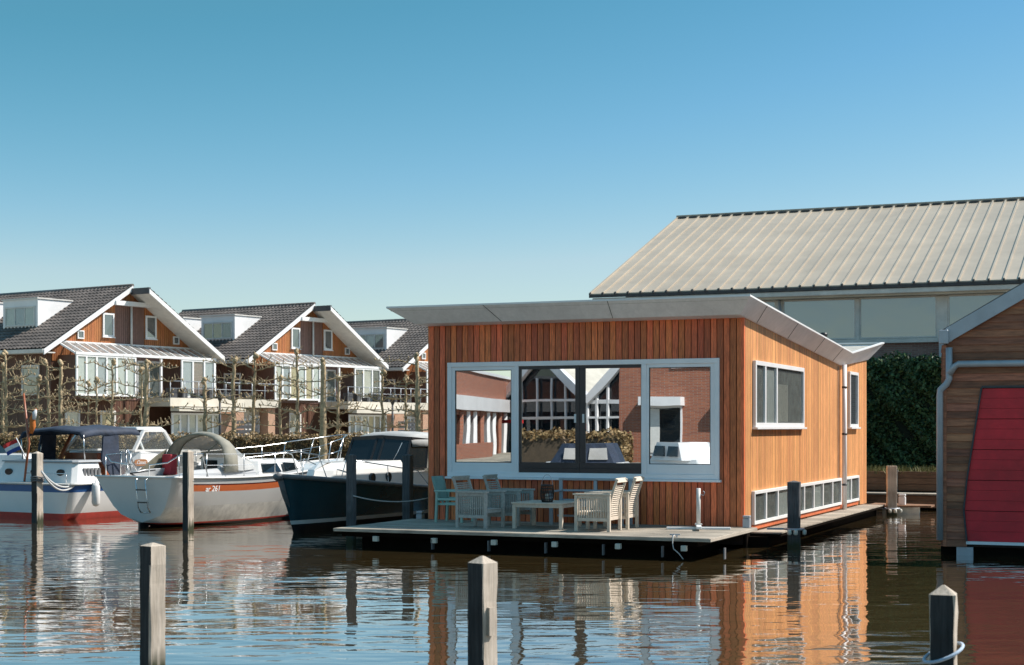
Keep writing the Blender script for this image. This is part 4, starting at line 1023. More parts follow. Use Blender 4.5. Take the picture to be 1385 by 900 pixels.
# cockpit coaming, wheelhouse
mb = MB(); mb.loft([rounded(2.3,6.2,1.42,1.05,.95,.25), rounded(2.45,5.9,1.34,.95,1.75,.25)], smooth=False); wh = mb.build('wheelhouse', M['gel'], bA, bevel=.03, seg=2)
mb = MB()
for sd in (-1,1):
    y0, y1 = sd*1.30, sd*1.18
    mb.beam((2.45,y0,1.74),(2.95,y1,2.30),.09,.07); mb.beam((4.15,y0*.96,1.74),(3.75,y1,2.30),.09,.07); mb.beam((2.95,y1,2.30),(3.75,y1,2.30),.08,.07)
    mb.beam((2.45,y0,1.76),(4.15,y0*.96,1.76),.06,.05)
mb.beam((3.75,-1.18,2.30),(3.75,1.18,2.30),.08,.07); mb.beam((3.9,0,2.28),(4.2,0,1.76),.05,.05)
wf_ = mb.build('windscreen', M['gel'], wh)
mb = MB()
for sd in (-1,1): mb.face([(2.5,sd*1.29,1.78),(4.12,sd*1.25,1.78),(3.74,sd*1.18,2.28),(2.96,sd*1.18,2.28)])
mb.face([(4.15,-1.2,1.78),(4.15,1.2,1.78),(3.77,1.15,2.28),(3.77,-1.15,2.28)]); mb.build('pane', M['clear'], wf_)
mb = MB(); mb.loft([rounded(2.8,4.0,1.24,1.20,2.32,.15), rounded(2.85,3.95,1.15,1.1,2.41,.15)], smooth=False); mb.build('hardtop', M['gel'], wh, bevel=.02, seg=2)
mb = MB(); n = 14; rings = []
for i in range(n+1):
    t = i/n; x = .7+2.3*t; z = 2.24+.12*math.sin(math.pi*t*.9)+.025*math.sin(9*t)
    rings.append([(x, -1.2, z-.14+.02*math.sin(14*t)), (x, -1.05, z+.03), (x, 0, z+.10+.02*math.sin(11*t)), (x, 1.05, z+.03), (x, 1.2, z-.14), (x,1.14,z-.16),(x,1.0,z-.01),(x,0,z+.06),(x,-1.0,z-.01),(x,-1.14,z-.16)])
mb.loft(rings); mb.build('canvas_roof', M['canvas_blue'], bA)
mb = MB()
mb.prism([(1.35,-1.22,1.5),(1.75,-1.25,1.0),(2.0,-1.25,1.0),(2.0,-1.18,2.2),(1.45,-1.18,2.2)],(0,.05,0)); mb.build('canvas_side', M['canvas_blue'], bA)
mb = MB(); mb.prism([(1.35,1.22,1.5),(2.0,1.25,1.0),(2.0,1.18,2.2),(1.45,1.18,2.2)],(0,-.05,0)); mb.build('canvas_side', M['canvas_blue'], bA)
for y in (-1.15,1.15):
    for q_ in ([(1.4,y,1.5),(1.5,y,2.2)], [(.8,y,1.5),(.75,y,2.2)]): mb = MB(); rail(mb, q_, .017); mb.build('canvas_pole', M['steel'], bA)
mb = MB()
if True:
    rail(mb, [(1.75,-1.5,.98),(1.75,-1.5,1.75),(2.0,-1.5,1.8),(2.5,-1.45,1.05)],.022); rail(mb, [(1.95,-1.5,.98),(1.95,-1.5,1.78)],.022); rail(mb, [(1.75,-1.5,1.4),(2.2,-1.48,1.4)],.018)
mb.build('grab_rail', M['steel'], bA); mb = MB()
rail(mb, [(.0,-1.3,.97),(.0,-1.3,1.2),(.0,.2,1.2),(.0,.2,.97)],.012); rail(mb, [(.0,-.5,.97),(.0,-.5,1.2)],.012)
mb.build('rail', M['steel'], bA)
mb = MB(); mb.box(1.8,2.0,-.9,.9,1.0,1.45); mb.box(2.1,2.25,-.3,.9,1.0,1.7); mb.build('cockpit_panel', M['varnish'], bA)
mb = MB(); mb.beam((1.3,.3,1.5),(1.95,.5,2.2),.09,.06); mb.build('strut', M['varnish'], bA)
def fender(parent, p, h, r, mt, lean=(0,0), name='fender'):
    mb = MB(); pr = [(.02,0),(r*.7,.03),(r,.1*h+.03),(r,.85*h),(r*.7,.95*h),(.03,h),(.02,h+.06)]
    mb.lathe(pr, p, 12); mb.tube([(p[0],p[1],p[2]+h+.05),(p[0],p[1]+lean[1],p[2]+h+.35)],.008,5)
    return mb.build(name, M[mt], parent)
def hull_pt(c, ang, x, y, z): return Vector((c[0]+x*math.cos(ang)-y*math.sin(ang), c[1]+x*math.sin(ang)+y*math.cos(ang), z))
fd = fender(None, (0,0,0), .62, .11, 'gel'); fd.location = hull_pt(cA, AB, .62, -1.72, .34); tag(fd, 'white fender hanging on the side of the blue striped cruiser', 'fender')
# nameplate with lettering
mb = MB(); n = 20; mb.prism([(.26*math.copysign(abs(math.cos(2*math.pi*k/n))**.5, math.cos(2*math.pi*k/n)),0,.09*math.copysign(abs(math.sin(2*math.pi*k/n))**.7, math.sin(2*math.pi*k/n))) for k in range(n)], (0,.02,0))
npl = mb.build('nameplate', M['plate'], bA); npl.location = (2.62,-1.41,1.44); npl.rotation_euler = (R(-6),0,R(2))
def text(body, size, parent, loc, rot, mt, ext=.002, shear=0., name='lettering', scale=1):
    cu = bpy.data.curves.new(name, 'FONT'); cu.body = body; cu.size = size; cu.extrude = ext; cu.align_x = 'CENTER'; cu.align_y = 'CENTER'; cu.shear = shear
    tmp = bpy.data.objects.new(name, cu); me = bpy.data.meshes.new_from_object(tmp); bpy.data.objects.remove(tmp); me.materials.clear(); me.materials.append(M[mt]); o = bpy.data.objects.new(name, me); COL.objects.link(o); o.parent = parent; o.location = loc; o.rotation_euler = rot; o.scale = (scale,1,1); return o
text('Omer', .15, npl, (0,-.006,0), (R(90),0,0), 'gel', shear=.3)
# flag on its staff
fl = thing('flag', 'small red, white and blue flag on a slanted white staff at the stern', 'flag', tuple(hull_pt(cA, AB, .05, .15, 1.5)), 0)
mb = MB(); mb.tube([(0,0,0),(-.30,0,.62)],.014,6); mb.build('staff', M['white'], fl)
for k, mt in enumerate(('flag_red','flag_white','flag_blue')):
    mb = MB(); rows_ = []
    for i in range(6):
        t = i/5; a = Vector((-.28,0,.60)) + Vector((-.10,.0,-.14))*t*3.0*.9; w = .03*math.sin(5*t)
        dv = Vector((.28*.5,0,-.62*.5)).normalized()*.10
        p0 = Vector((-.28,0,.60)) + dv*k + Vector((-.36,0,-.12))*t*1 + Vector((0,w,-.06*t*t)); rows_.append((p0, p0+dv))
    for (a, b), (c, d) in zip(rows_[:-1], rows_[1:]): mb.face([a,b,d,c])
    o_ = mb.build('stripe', M[mt], fl); s_ = o_.modifiers.new('s','SOLIDIFY'); s_.thickness = .004
rf_ = thing('rolled_flag', 'rolled orange and white flag on a varnished pole at the stern', 'flag', tuple(hull_pt(cA, AB, .0, .05, .98)), 0)
mb = MB(); mb.tube([(-.12,0,0),(.0,0,1.0),(-.14,0,2.3)],[.03,.035,.03],8); mb.build('pole', M['varnish'], rf_)
mb = MB(); mb.tube([(.05,0,1.25),(.1,0,1.45),(.09,0,1.65),(.15,0,1.8),(.2,0,1.9)],[.05,.085,.075,.05,.02],8); mb.build('cloth', M['flag_orange'], rf_)
mb = MB(); mb.tube([(.14,-.03,1.62),(.16,-.03,1.8),(.2,-.03,1.88)],[.05,.06,.02],8); mb.build('band', M['flag_white'], rf_)
# rope from pile to cruiser
def rope(a, b, sag, r, mt, label, n=18, two=0.):
    a = Vector(a); b = Vector(b); mb = MB()
    for k in ([0] if not two else [0,1]):
        mb.tube([a.lerp(b, i/n)+Vector((0,0,-(sag+two*k)*4*(i/n)*(1-i/n))) for i in range(n+1)], r, 6)
    o = mb.build('mooring_rope', M[mt]); return tag(o, label, 'rope')
pa = P(56, 39.2, 1.3)
rope(pa, hull_pt(cA, AB, .1, -1.55, .95), .22, .025, 'rope', 'white double rope sagging from the left pile to the cruiser', two=.09)
rope(P(478, 32.4, .98), P(579.5, 34.3, .85), .1, .012, 'rope', 'thin white rope stretched from the deck corner pile past the house')
rope(P(262, 36.6, 1.15), hull_pt((-8.85,37.5,0), AB, .2, -1.1, 1.2), .05, .012, 'rope', 'short rope from the middle pile to the sailing boat stern')
mb = MB()
for k in range(3): mb.tube([(.15*math.cos(t), .15*math.sin(t), 1.05+.05*k+.012*math.sin(3*t)) for t in [2*math.pi*i/20 for i in range(21)]], .02, 6)
o = mb.build('mooring_rope', M['rubber']); o.location = P(50.5,39.4); tag(o, 'dark rope wound three times round the left pile', 'rope')

# --- Boat B: white sailing boat with orange band
cB = Vector((-8.85, 37.5, 0)); LB = 7.2
bB = thing('sailing_boat', 'white sailing boat with orange band, grey transom and swimming ladder', 'sailing boat', tuple(cB), AB)
shB = lambda s: 1.22-.10*math.sin(math.pi*s)+.28*s*s
hB, eB = hull('hull', LB, 2.75, shB, .88, .9, .30, .55,
   [('s',0,0,None),('s',-.15,3,None),('s',-.18,1,None),('s',-.33,0,None),('z',.50,5,None),('z',.30,5,None),('z',.10,4,None),('z',.06,2,None),('z',-.25,2,None),('z',-.5,2,None)],
   [M['gel'],M['orange'],M['black'],M['darkline'],M['antifoul_red'],M['gel_stained']], bB, full=.42, vee=.36, floor=lambda s: -.55+.67*max(0,1-s/.42)**1.3)
for f in hB.data.polygons:
    if f.center.x < .35 and abs(f.normal.x) > .6: f.material_index = 0 if f.center.z > .12 else f.material_index
    elif f.center.x < .45 and f.material_index in (1,3): f.material_index = 0
deckmesh(eB, bB, 'gel', dz=-.02)
mb = MB(); mb.tube([(x,y,z+.0) for x,y,z in eB],.028,6); mb.tube([(x,-y,z+.0) for x,y,z in eB],.028,6); mb.tube([(eB[0][0]-.0,-eB[0][1],eB[0][2]),(eB[0][0],eB[0][1],eB[0][2])],.03,6); mb.build('toe_rail', M['gel'], bB)
mb = MB()
for sd in (-1,1):
    mb.prism([(.15,sd*.95,1.15),(3.1,sd*.98,1.15),(3.1,sd*.88,1.42),(.9,sd*.82,1.36),(.2,sd*.86,1.24)], (0,-sd*.10,0))
mb.build('coaming', M['gel_grey'], bB, bevel=.015)
mb = MB(); mb.loft([rounded(3.0,6.1,1.0,.55,1.15,.2), rounded(3.1,5.6,.86,.48,1.56,.2)], smooth=False); cb_ = mb.build('cabin', M['gel'], bB, bevel=.03, seg=2)
for sd in (-1,1):
    for (a, b, ya, yb) in ((3.35,4.3,.955,.80),(4.42,5.2,.80,.665)):
        mb = MB(); mb.prism([(a,sd*(ya-.0),1.24),(b,sd*(yb),1.24),(b-.12,sd*(yb-.075),1.46),(a+.02,sd*(ya-.08),1.48)], (0,sd*.02,0.0)); mb.build('cabin_window', M['boat_glass'], cb_)
# spray hood
def arch(x, w, zb_, zt_, n=12, tilt=0.): return [(x+tilt*math.sin(math.pi*k/n), -w*math.cos(math.pi*k/n)*(1.0), zb_+(zt_-zb_)*math.sin(math.pi*k/n)**.62) for k in range(n+1)]
mb = MB(); rr_ = [arch(1.85,1.00,1.30,2.24,tilt=.12), arch(2.1,1.01,1.30,2.29,tilt=.08), arch(2.35,1.0,1.30,2.22)]
for A_, B2 in zip(rr_[:-1], rr_[1:]):
    for k in range(12): f = mb.face([A_[k],A_[k+1],B2[k+1],B2[k]]); f.smooth = True
hood = mb.build('spray_hood', M['hood'], bB, weld=True); s_ = hood.modifiers.new('s','SOLIDIFY'); s_.thickness = .02
mb = MB(); a0 = rr_[2]; a1 = arch(3.05,.94,1.34,1.62)
for k in range(12):
    f = mb.face([a0[k],a0[k+1],a1[k+1],a1[k]])
    f.smooth = True; f.material_index = 0 if k in (0,11) else 1
hf = mb.build('hood_front', [M['canvas_grey'], M['clear_old']], hood, weld=True)
mb = MB(); 
for A_ in (rr_[0], rr_[2]): mb.tube([(x,y*.985,z-.02) for x,y,z in A_],.016,6)
mb.tube([(rr_[0][3][0],rr_[0][3][1],rr_[0][3][2]-.03),(2.4,.3,1.6)],.016,6); mb.build('hood_frame', M['canvas_olive'], hood)
mb = MB(); mb.prism([(.75,.96,1.25),(1.75,.98,1.30),(1.83,.90,1.85),(1.5,.92,1.7)],(0,-.02,0)); mb.build('hood_wing', M['canvas_olive'], hood)
# companionway and cockpit things
mb = MB(); mb.box(2.95,3.02,-.75,.75,1.15,1.62); mb.build('bulkhead', M['gel'], cb_)
for a_, b_ in ((-.62,-.2),(.2,.65)): mb = MB(); mb.box(2.93,2.96,a_,b_,1.25,1.55); mb.build('cabin_window', M['boat_glass'], cb_)
mb = MB(); mb.box(1.6,1.85,.55,.85,1.2,1.72); mb.build('cushion', M['seat_red'], bB, bevel=.03, seg=2)
mb = MB(); mb.lathe([(.05,0),(.09,.02),(.075,.10),(.085,.14),(.03,.16)], (2.75,-.82,1.42), 10); mb.lathe([(.04,0),(.07,.02),(.06,.09),(.02,.11)], (1.9,-.85,1.40), 10); mb.build('winch', M['steel'], bB)
# rails, lifelines, pulpit, pushpit
mb = MB()
def eside(x, sd):
    for a, b in zip(eB[:-1], eB[1:]):
        if a[0] <= x <= b[0]: t = (x-a[0])/(b[0]-a[0]); return Vector((x, sd*(a[1]+(b[1]-a[1])*t-.06), a[2]+(b[2]-a[2])*t))
    e_ = eB[0] if x < eB[0][0] else eB[-1]; return Vector((e_[0], sd*max(0,e_[1]-.06), e_[2]))
for sd in (-1,1):
    xs_ = [.9,2.2,3.4,4.6,5.7]; tops = []
    for x in xs_:
        p = eside(x, sd); rail(mb, [p, p+Vector((0,0,.58))],.012); tops.append(p+Vector((0,0,.57)))
    p = eside(6.4, sd); tops.append(p+Vector((.1,0,.60)))
    for dz in (0,-.27): rail(mb, [t+Vector((0,0,dz)) for t in tops], .006, 5)
mb.build('lifeline', M['steel'], bB)
mb = MB()
for sd in (-1,1):
    a = eside(6.35, sd); b = eside(7.1, sd); c = eside(7.9, sd)
    rail(mb, [a, a+Vector((.12,0,.62)), b+Vector((.3,0,.66)), Vector((8.15, sd*.12, shB(1)+.68))],.016)
    rail(mb, [b, b+Vector((.3,0,.66))],.014); rail(mb, [a+Vector((.06,0,.3)), b+Vector((.2,0,.33))],.012)
rail(mb, [Vector((8.15,-.12,shB(1)+.68)), Vector((8.15,.12,shB(1)+.68))],.016); rail(mb, [Vector((7.95,0,shB(1)+.0)), Vector((8.15,0,shB(1)+.68))],.014)
mb.build('pulpit', M['steel'], bB)
mb = MB()
for sd in (-1,1):
    a = eside(.0, sd); b = eside(.9, sd)
    rail(mb, [Vector((-.15,sd*.35,1.2)), Vector((-.12,sd*.35,1.50)), Vector((-.1,sd*.9,1.56)), a+Vector((-.0,0,.52)), b+Vector((-.15,0,.58)), b+Vector((.05,0,0))],.016)
    rail(mb, [a, a+Vector((-.02,0,.5))],.014)
mb.build('pushpit', M['steel'], bB)
mb = MB(); lx = lambda z: -.02-.30*((z+.55)/1.77)-.06
yl = -.35
for y in (yl-.15, yl+.15): rail(mb, [(lx(1.15)+.1,y,1.22),(lx(1.15)-.06,y,1.15),(lx(.5)-.08,y,.5),(lx(.35)-.02,y,.38)],.016)
rail(mb, [(lx(.35)-.02,yl-.15,.38),(lx(.35)-.02,yl+.15,.38)],.016)
mb.build('ladder', M['steel'], bB)
mb = MB()
for z in (.62,.92): mb.box(lx(z)-.10,lx(z)-.04,yl-.15,yl+.15,z-.014,z+.014)
mb.build('ladder_step', M['black'], bB)
mb = MB(); mb.box(-.10,.2,-.03,.03,-.4,.12); mb.tube([(-.1,.1,1.22),(-.3,.1,1.30),(.5,.05,1.36)],.02,6); mb.build('rudder', M['black'], bB)
# lettering on the orange band (starboard side) following the hull
pB0 = eside(.6,-1); pB1 = eside(1.4,-1); ang = math.atan2(pB1.y-pB0.y, pB1.x-pB0.x)
text('ar 261', .19, bB, (1.0, eside(1.0,-1).y-.085, shB(.14)-.27), (R(84),0,ang), 'gel', ext=.012, shear=.35)
for x, mt, h in ((4.3,'black',.42),):
    p = eside(x,-1); fd = fender(None, (0,0,0), h, .10, mt); fd.location = hull_pt(cB, AB, x, p.y-.16, .34); tag(fd, 'black fender hanging on the orange striped sailing boat', 'fender')
# --- Boat C: dark hulled launch beside the house, bow towards the viewer
ang_c = math.atan2(-.954, -.3); LC = 9.0
bow = Vector((-4.85, 35.8, 0)); cC = bow - Vector((-.3,-.954,0))*LC
bC = thing('motor_launch', 'dark blue motor launch with white deck and dark windscreen beside the house', 'motor boat', tuple(cC), ang_c)
shC = lambda s: .72+.10*s+.50*s**2.2
hC, eC = hull('hull', LC, 3.1, shC, .8, 1.05, .1, .6,
   [('s',0,0,None),('s',-.10,0,None),('z',.45,0,None),('z',.29,1,None),('z',.20,2,None),('z',0.,2,None),('z',-.5,2,None)],
   [M['hull_teal'],M['gel'],M['black']], bC, full=.40, vee=.30)
deckmesh(eC, bC, 'gel', dz=.0, camber=.08)
mb = MB(); mb.tube([(x,y+.03,z-.01) for x,y,z in eC],.055,8); mb.tube([(x,-y-.03,z-.01) for x,y,z in eC],.055,8); mb.tube([(x+.02,y,z-.02) for x,y,z in [(eC[-1][0],-.1,eC[-1][2]),(eC[-1][0]+.05,0,eC[-1][2]),(eC[-1][0],.1,eC[-1][2])]],[.06,.09,.06],8); mb.build('rub_rail', M['rubber'], bC)
mb = MB(); mb.tube([(LC+rb_*1.0,0,z) for rb_, z in ((1.03,1.28),(.80,.9),(.50,.5),(.22,.1))],[.07,.06,.045,.035],8); mb.build('stem_guard', M['rubber'], bC)
mb = MB(); mb.loft([rounded(2.0,8.5,1.20,.40,.78,.25), rounded(2.1,8.2,1.12,.34,1.40,.25), rounded(2.3,7.7,.98,.26,1.56,.25)], smooth=False); cc_ = mb.build('cabin', M['gel'], bC, bevel=.03, seg=2)
for x in (6.2,5.4,4.55):
    hwid = 1.16-(x-2.05)*.125
    for sd in (-1,1):
        mb = MB(); n = 16; mb.loft([[(x+.14*math.cos(2*math.pi*k/n), sd*(hwid+o_), 1.16+.12*math.sin(2*math.pi*k/n)) for k in range(n)] for o_ in (-.08,.02)]); ph = mb.build('porthole', M['boat_glass'], cc_)
mb = MB(); wx = 4.7
bot = [(wx-1.2,-1.0,1.34),(wx-.1,-.86,1.36),(wx,-.1,1.38),(wx,.1,1.38),(wx-.1,.86,1.36),(wx-1.2,1.0,1.34)]
top = [(wx-1.5,-.95,2.05),(wx-.65,-.80,2.10),(wx-.6,-.1,2.14),(wx-.6,.1,2.14),(wx-.65,.80,2.10),(wx-1.5,.95,2.05)]
for i in range(5): mb.face([bot[i],bot[i+1],top[i+1],top[i]])
ws_ = mb.build('windscreen', M['boat_glass'], bC, weld=True)
mb = MB()
for i in range(6): mb.beam(bot[i],top[i],.05,.04)
for a, b in zip(bot[:-1], bot[1:]): mb.beam(a,b,.03,.03)
for a, b in zip(top[:-1], top[1:]): mb.beam(a,b,.07,.10)
mb.build('frame', M['black'], ws_)
mb = MB(); mb.tube([(wx-.1,-.45,1.42),(wx-.35,-.30,1.75),(wx-.55,-.25,2.0)],.012,5); mb.tube([(wx-.1,.45,1.42),(wx-.35,.55,1.75),(wx-.55,.6,2.0)],.012,5); mb.build('wiper', M['steel'], ws_)
mb = MB(); rr_ = []
for x, w, zt_ in ((wx-.62,.86,2.16),(wx-1.5,1.0,2.26),(wx-3.0,1.05,2.24),(wx-3.9,1.02,2.0)):
    rr_.append([(x,-w*1.02,1.9),(x,-w*.97,zt_-.10),(x,-w*.6,zt_),(x,0,zt_+.04),(x,w*.6,zt_),(x,w*.97,zt_-.10),(x,w*1.02,1.9)])
mb.loft(rr_, cap0=False, cap1=False, closed=False); cv = mb.build('canvas_roof', M['canvas_grey'], bC); s_ = cv.modifiers.new('s','SOLIDIFY'); s_.thickness = .02
mb = MB()
for sd in (-1,1):
    mb.prism([(wx-3.9,sd*1.05,1.0),(wx-1.2,sd*1.04,1.3),(wx-1.5,sd*1.0,2.0),(wx-3.9,sd*1.04,2.0)], (0,-sd*.015,0))
mb.build('canvas_side', M['clear_old'], bC)
for sd in (-1,1): mb = MB(); rail(mb, [(7.8,sd*.50,shC(.85)+.04),(7.6,sd*.55,shC(.84)+.50),(6.0,sd*.95,shC(.65)+.48),(4.6,sd*1.2,shC(.5)+.42),(3.9,sd*1.25,shC(.43)+.05)],.014); rail(mb, [(6.0,sd*.97,shC(.65)+.03),(6.0,sd*.95,shC(.65)+.48)],.012); mb.build('rail', M['steel'], bC)
for sd in (-1,1):
    mb = MB(); rail(mb, [(8.3,sd*.35,shC(.9)+.04),(8.7,sd*.33,shC(.95)+.5),(9.6,sd*.1,shC(1)+.55),(9.75,0,shC(1)+.55)],.014); mb.build('rail', M['steel'], bC)
# --- Boat D: cruiser moored behind, at the left edge
bD = thing('cabin_cruiser', 'white cabin cruiser moored behind the blue striped one, cut by the left edge', 'motor boat', tuple(P(10, 51.5)), math.atan2(.1,-1))
shD = lambda s: 1.05+.3*s*s
hD, eD = hull('hull', 8.0, 2.9, shD, .9, .7, .1, .6, [('s',0,0,None),('s',-.12,0,None),('z',.12,1,None),('z',-.4,1,None)], [M['gel'],M['blue']], bD)
for o_ in (bD,): o_.location = P(95, 50.5)
deckmesh(eD, bD, 'gel')
mb = MB(); mb.loft([rounded(.6,5.9,1.15,.7,1.0,.3), rounded(.9,4.9,1.0,.6,1.55,.3)], smooth=False); mb.build('cabin', M['gel'], bD, bevel=.03)
mb = MB(); mb.loft([rounded(2.4,4.4,1.0,.8,1.5,.2), rounded(2.8,4.0,.85,.7,2.0,.2)], smooth=False); mb.build('windscreen', M['boat_glass'], bD)
mb = MB(); mb.loft([rounded(2.7,4.1,.92,.76,2.0,.2), rounded(2.75,4.0,.86,.7,2.08,.2)], smooth=False); mb.build('hardtop', M['gel'], bD)

# ------------------------------------------------------------------ the opposite bank, seen mirrored in the big windows
nE = -EY
def mir(u, Yv, z=0.):
    V = P(u, Yv); k = (V-C).dot(EY); q = V-EY*2*k; return Vector((q.x, q.y, z))
def zv(v, Yv): return CH+(HZ-v)/F*Yv
def slab(mb, A, B_, z0, z1, th, out=0.):
    A = Vector((A.x,A.y,0)); B2 = Vector((B_.x,B_.y,0)); d = (B2-A).normalized(); n = Vector((-d.y,d.x,0))
    if n.dot(C-A) < 0: n = -n
    a = A+n*out; b = B2+n*out; c = b-n*th; e = a-n*th
    mb.hexa([(p.x,p.y,z0) for p in (a,b,c,e)], [(p.x,p.y,z1) for p in (a,b,c,e)])
# low brick building with a white band
A1, B1 = mir(585,70), mir(705,98)
o = thing('brick_pavilion', 'low brick building with white band, reflected in the left window pane', 'building', (0,0,0))
mb = MB(); slab(mb, A1, B1, 3.0, 5.3, 6); mb.build('wall', M['brick'], o)
mb = MB(); slab(mb, A1, B1, G, 3.0, 5, -.6); mb.build('glazed_wall', M['boat_glass'], o)
mb = MB(); slab(mb, A1, B1, 3.25, 3.95, .3, .3); mb.build('band', M['white'], o)
mb = MB(); slab(mb, A1, B1, 5.25, 5.4, .3, .1); mb.build('coping', M['white'], o)
for k in range(14):
    t = (k+.5)/14; a = A1.lerp(B1, t); mb = MB(); mb.box(a.x-.12,a.x+.12,a.y-.12,a.y+.12,G,3.2); mb.build('column', M['white'] if k%3 else M['brick'], o)
mb = MB(); slab(mb, A1.lerp(B1,0), A1.lerp(B1,.4), G, 1.6, .25, .9); mb.build('low_wall', M['brick'], o)
# gabled glass house
A2, B2_ = mir(690,92), mir(832,84)
o = thing('glass_gable_house', 'white edged house with dark glass gable, reflected in the sliding doors', 'building', (0,0,0))
ap = A2.lerp(B2_, .36); zA = zv(484,88)
d2 = (B2_-A2).normalized(); n2 = Vector((-d2.y,d2.x,0)); n2 = n2 if n2.dot(C-A2) > 0 else -n2
def gpt(t, z): q = A2.lerp(B2_, t); return Vector((q.x,q.y,z))
mb = MB(); pts = [gpt(0,G),gpt(.72,G),gpt(.72,4.3),gpt(.36,zA),gpt(0,4.3)]; mb.prism(pts, n2*-8); mb.build('gable_glazing', M['boat_glass'], o)
mb = MB()
for a, b in ((gpt(-.08,3.9),gpt(.36,zA+.3)),(gpt(.36,zA+.3),gpt(.80,3.9))): mb.beam(a+n2*.3, b+n2*.3, .3, .5)
mb.beam(gpt(0,3.9)+n2*.15,gpt(.72,3.9)+n2*.15,.12,.14); mb.beam(gpt(0,2.9)+n2*.15,gpt(.72,2.9)+n2*.15,.12,.14)
for t in (.14,.3,.44,.58): mb.beam(gpt(t,G)+n2*.14,gpt(t,5.2)+n2*.14,.10,.10)
mb.build('bargeboard', M['white'], o)
mb = MB()
for s in (0,1):
    a, b = (gpt(-.1,3.8), gpt(.36,zA+.35)) if s == 0 else (gpt(.82,3.8), gpt(.36,zA+.35))
    mb.face([a+n2*.4,b+n2*.4,b-n2*9,a-n2*9])
mb.build('roof', M['cream'], o)
mb = MB(); slab(mb, gpt(.72,0), gpt(1.0,0), G, 3.4, 5, -1.); mb.build('wall', M['cream'], o)
mb = MB(); slab(mb, gpt(.05,0), gpt(.3,0), 2.6, 2.8, .1, 1.2); slab(mb, gpt(.84,0), gpt(.98,0), 2.3, 2.6, 1.0, 1.2); mb.build('awning', M['awning_red'], o)
# second gable, half hidden behind the brick house
A4, B4 = mir(797,82), mir(905,79); ap4 = A4.lerp(B4, .5)
o = thing('glass_gable_house', 'second white edged glass gable, half hidden by the brick house in the reflection', 'building', (0,0,0))
d4 = (B4-A4).normalized(); n4 = Vector((-d4.y,d4.x,0)); n4 = n4 if n4.dot(C-A4) > 0 else -n4
Z3 = lambda p, z: Vector((p.x,p.y,z))
mb = MB(); mb.prism([Z3(A4,G),Z3(B4,G),Z3(B4,3.8),Z3(ap4,5.9),Z3(A4,3.8)], n4*-6); mb.build('gable_glazing', M['boat_glass'], o)
mb = MB(); mb.beam(Z3(A4,3.75)+n4*.25, Z3(ap4,6.0)+n4*.25, .25, .42); mb.beam(Z3(B4,3.75)+n4*.25, Z3(ap4,6.0)+n4*.25, .25, .42)
mb.beam(Z3(A4,3.7)+n4*.1, Z3(B4,3.7)+n4*.1, .1, .22); mb.beam(Z3(A4,2.9)+n4*.1, Z3(B4,2.9)+n4*.1, .1, .10)
for t in (.0,.12,.25): p_ = A4.lerp(B4,t); mb.beam(Z3(p_,G)+n4*.1, Z3(p_,3.8+4.2*t)+n4*.1, .12, .12)
mb.build('bargeboard', M['white'], o)
# tall brick house
A3, B3 = mir(838,67), mir(1010,64.5)
o = thing('brick_house', 'tall red brick house with white window heads, reflected in the right panes', 'building', (0,0,0))
mb = MB(); slab(mb, A3, B3, G, 6.6, 8); mb.build('wall', M['brick'], o)
def w3(t0, t1, z0, z1, head, mt='boat_glass'):
    a, b = A3.lerp(B3,t0), A3.lerp(B3,t1)
    m_ = MB(); slab(m_, a, b, z0, z1, .1, .06); w_ = m_.build('window', M['white'], o)
    a, b = A3.lerp(B3,t0+.012), A3.lerp(B3,t1-.012); m_ = MB(); slab(m_, a, b, z0+.1, z1-.1, .08, .08); m_.build('pane', M[mt], w_)
    a2, b2 = A3.lerp(B3,t0+.03), A3.lerp(B3,t0+.03+(t1-t0)*.35); m_ = MB(); slab(m_, a2, b2, z0+.12, z1-.12, .03, .1); m_.build('curtain', M['curtain'], w_)
    if head: a, b = A3.lerp(B3,t0-.01), A3.lerp(B3,t1+.02); m_ = MB(); slab(m_, a, b, z1, z1+.38, .5, .5); m_.build('window_head', M['white'], w_)
w3(.20,.50,1.2,3.3,True); w3(.42,.80,4.85,6.0,False); w3(.80,.98,1.2,3.3,True)
mb = MB(); slab(mb, A3, B3, 6.5, 6.8, .3, .2); mb.build('coping', M['white'], o)
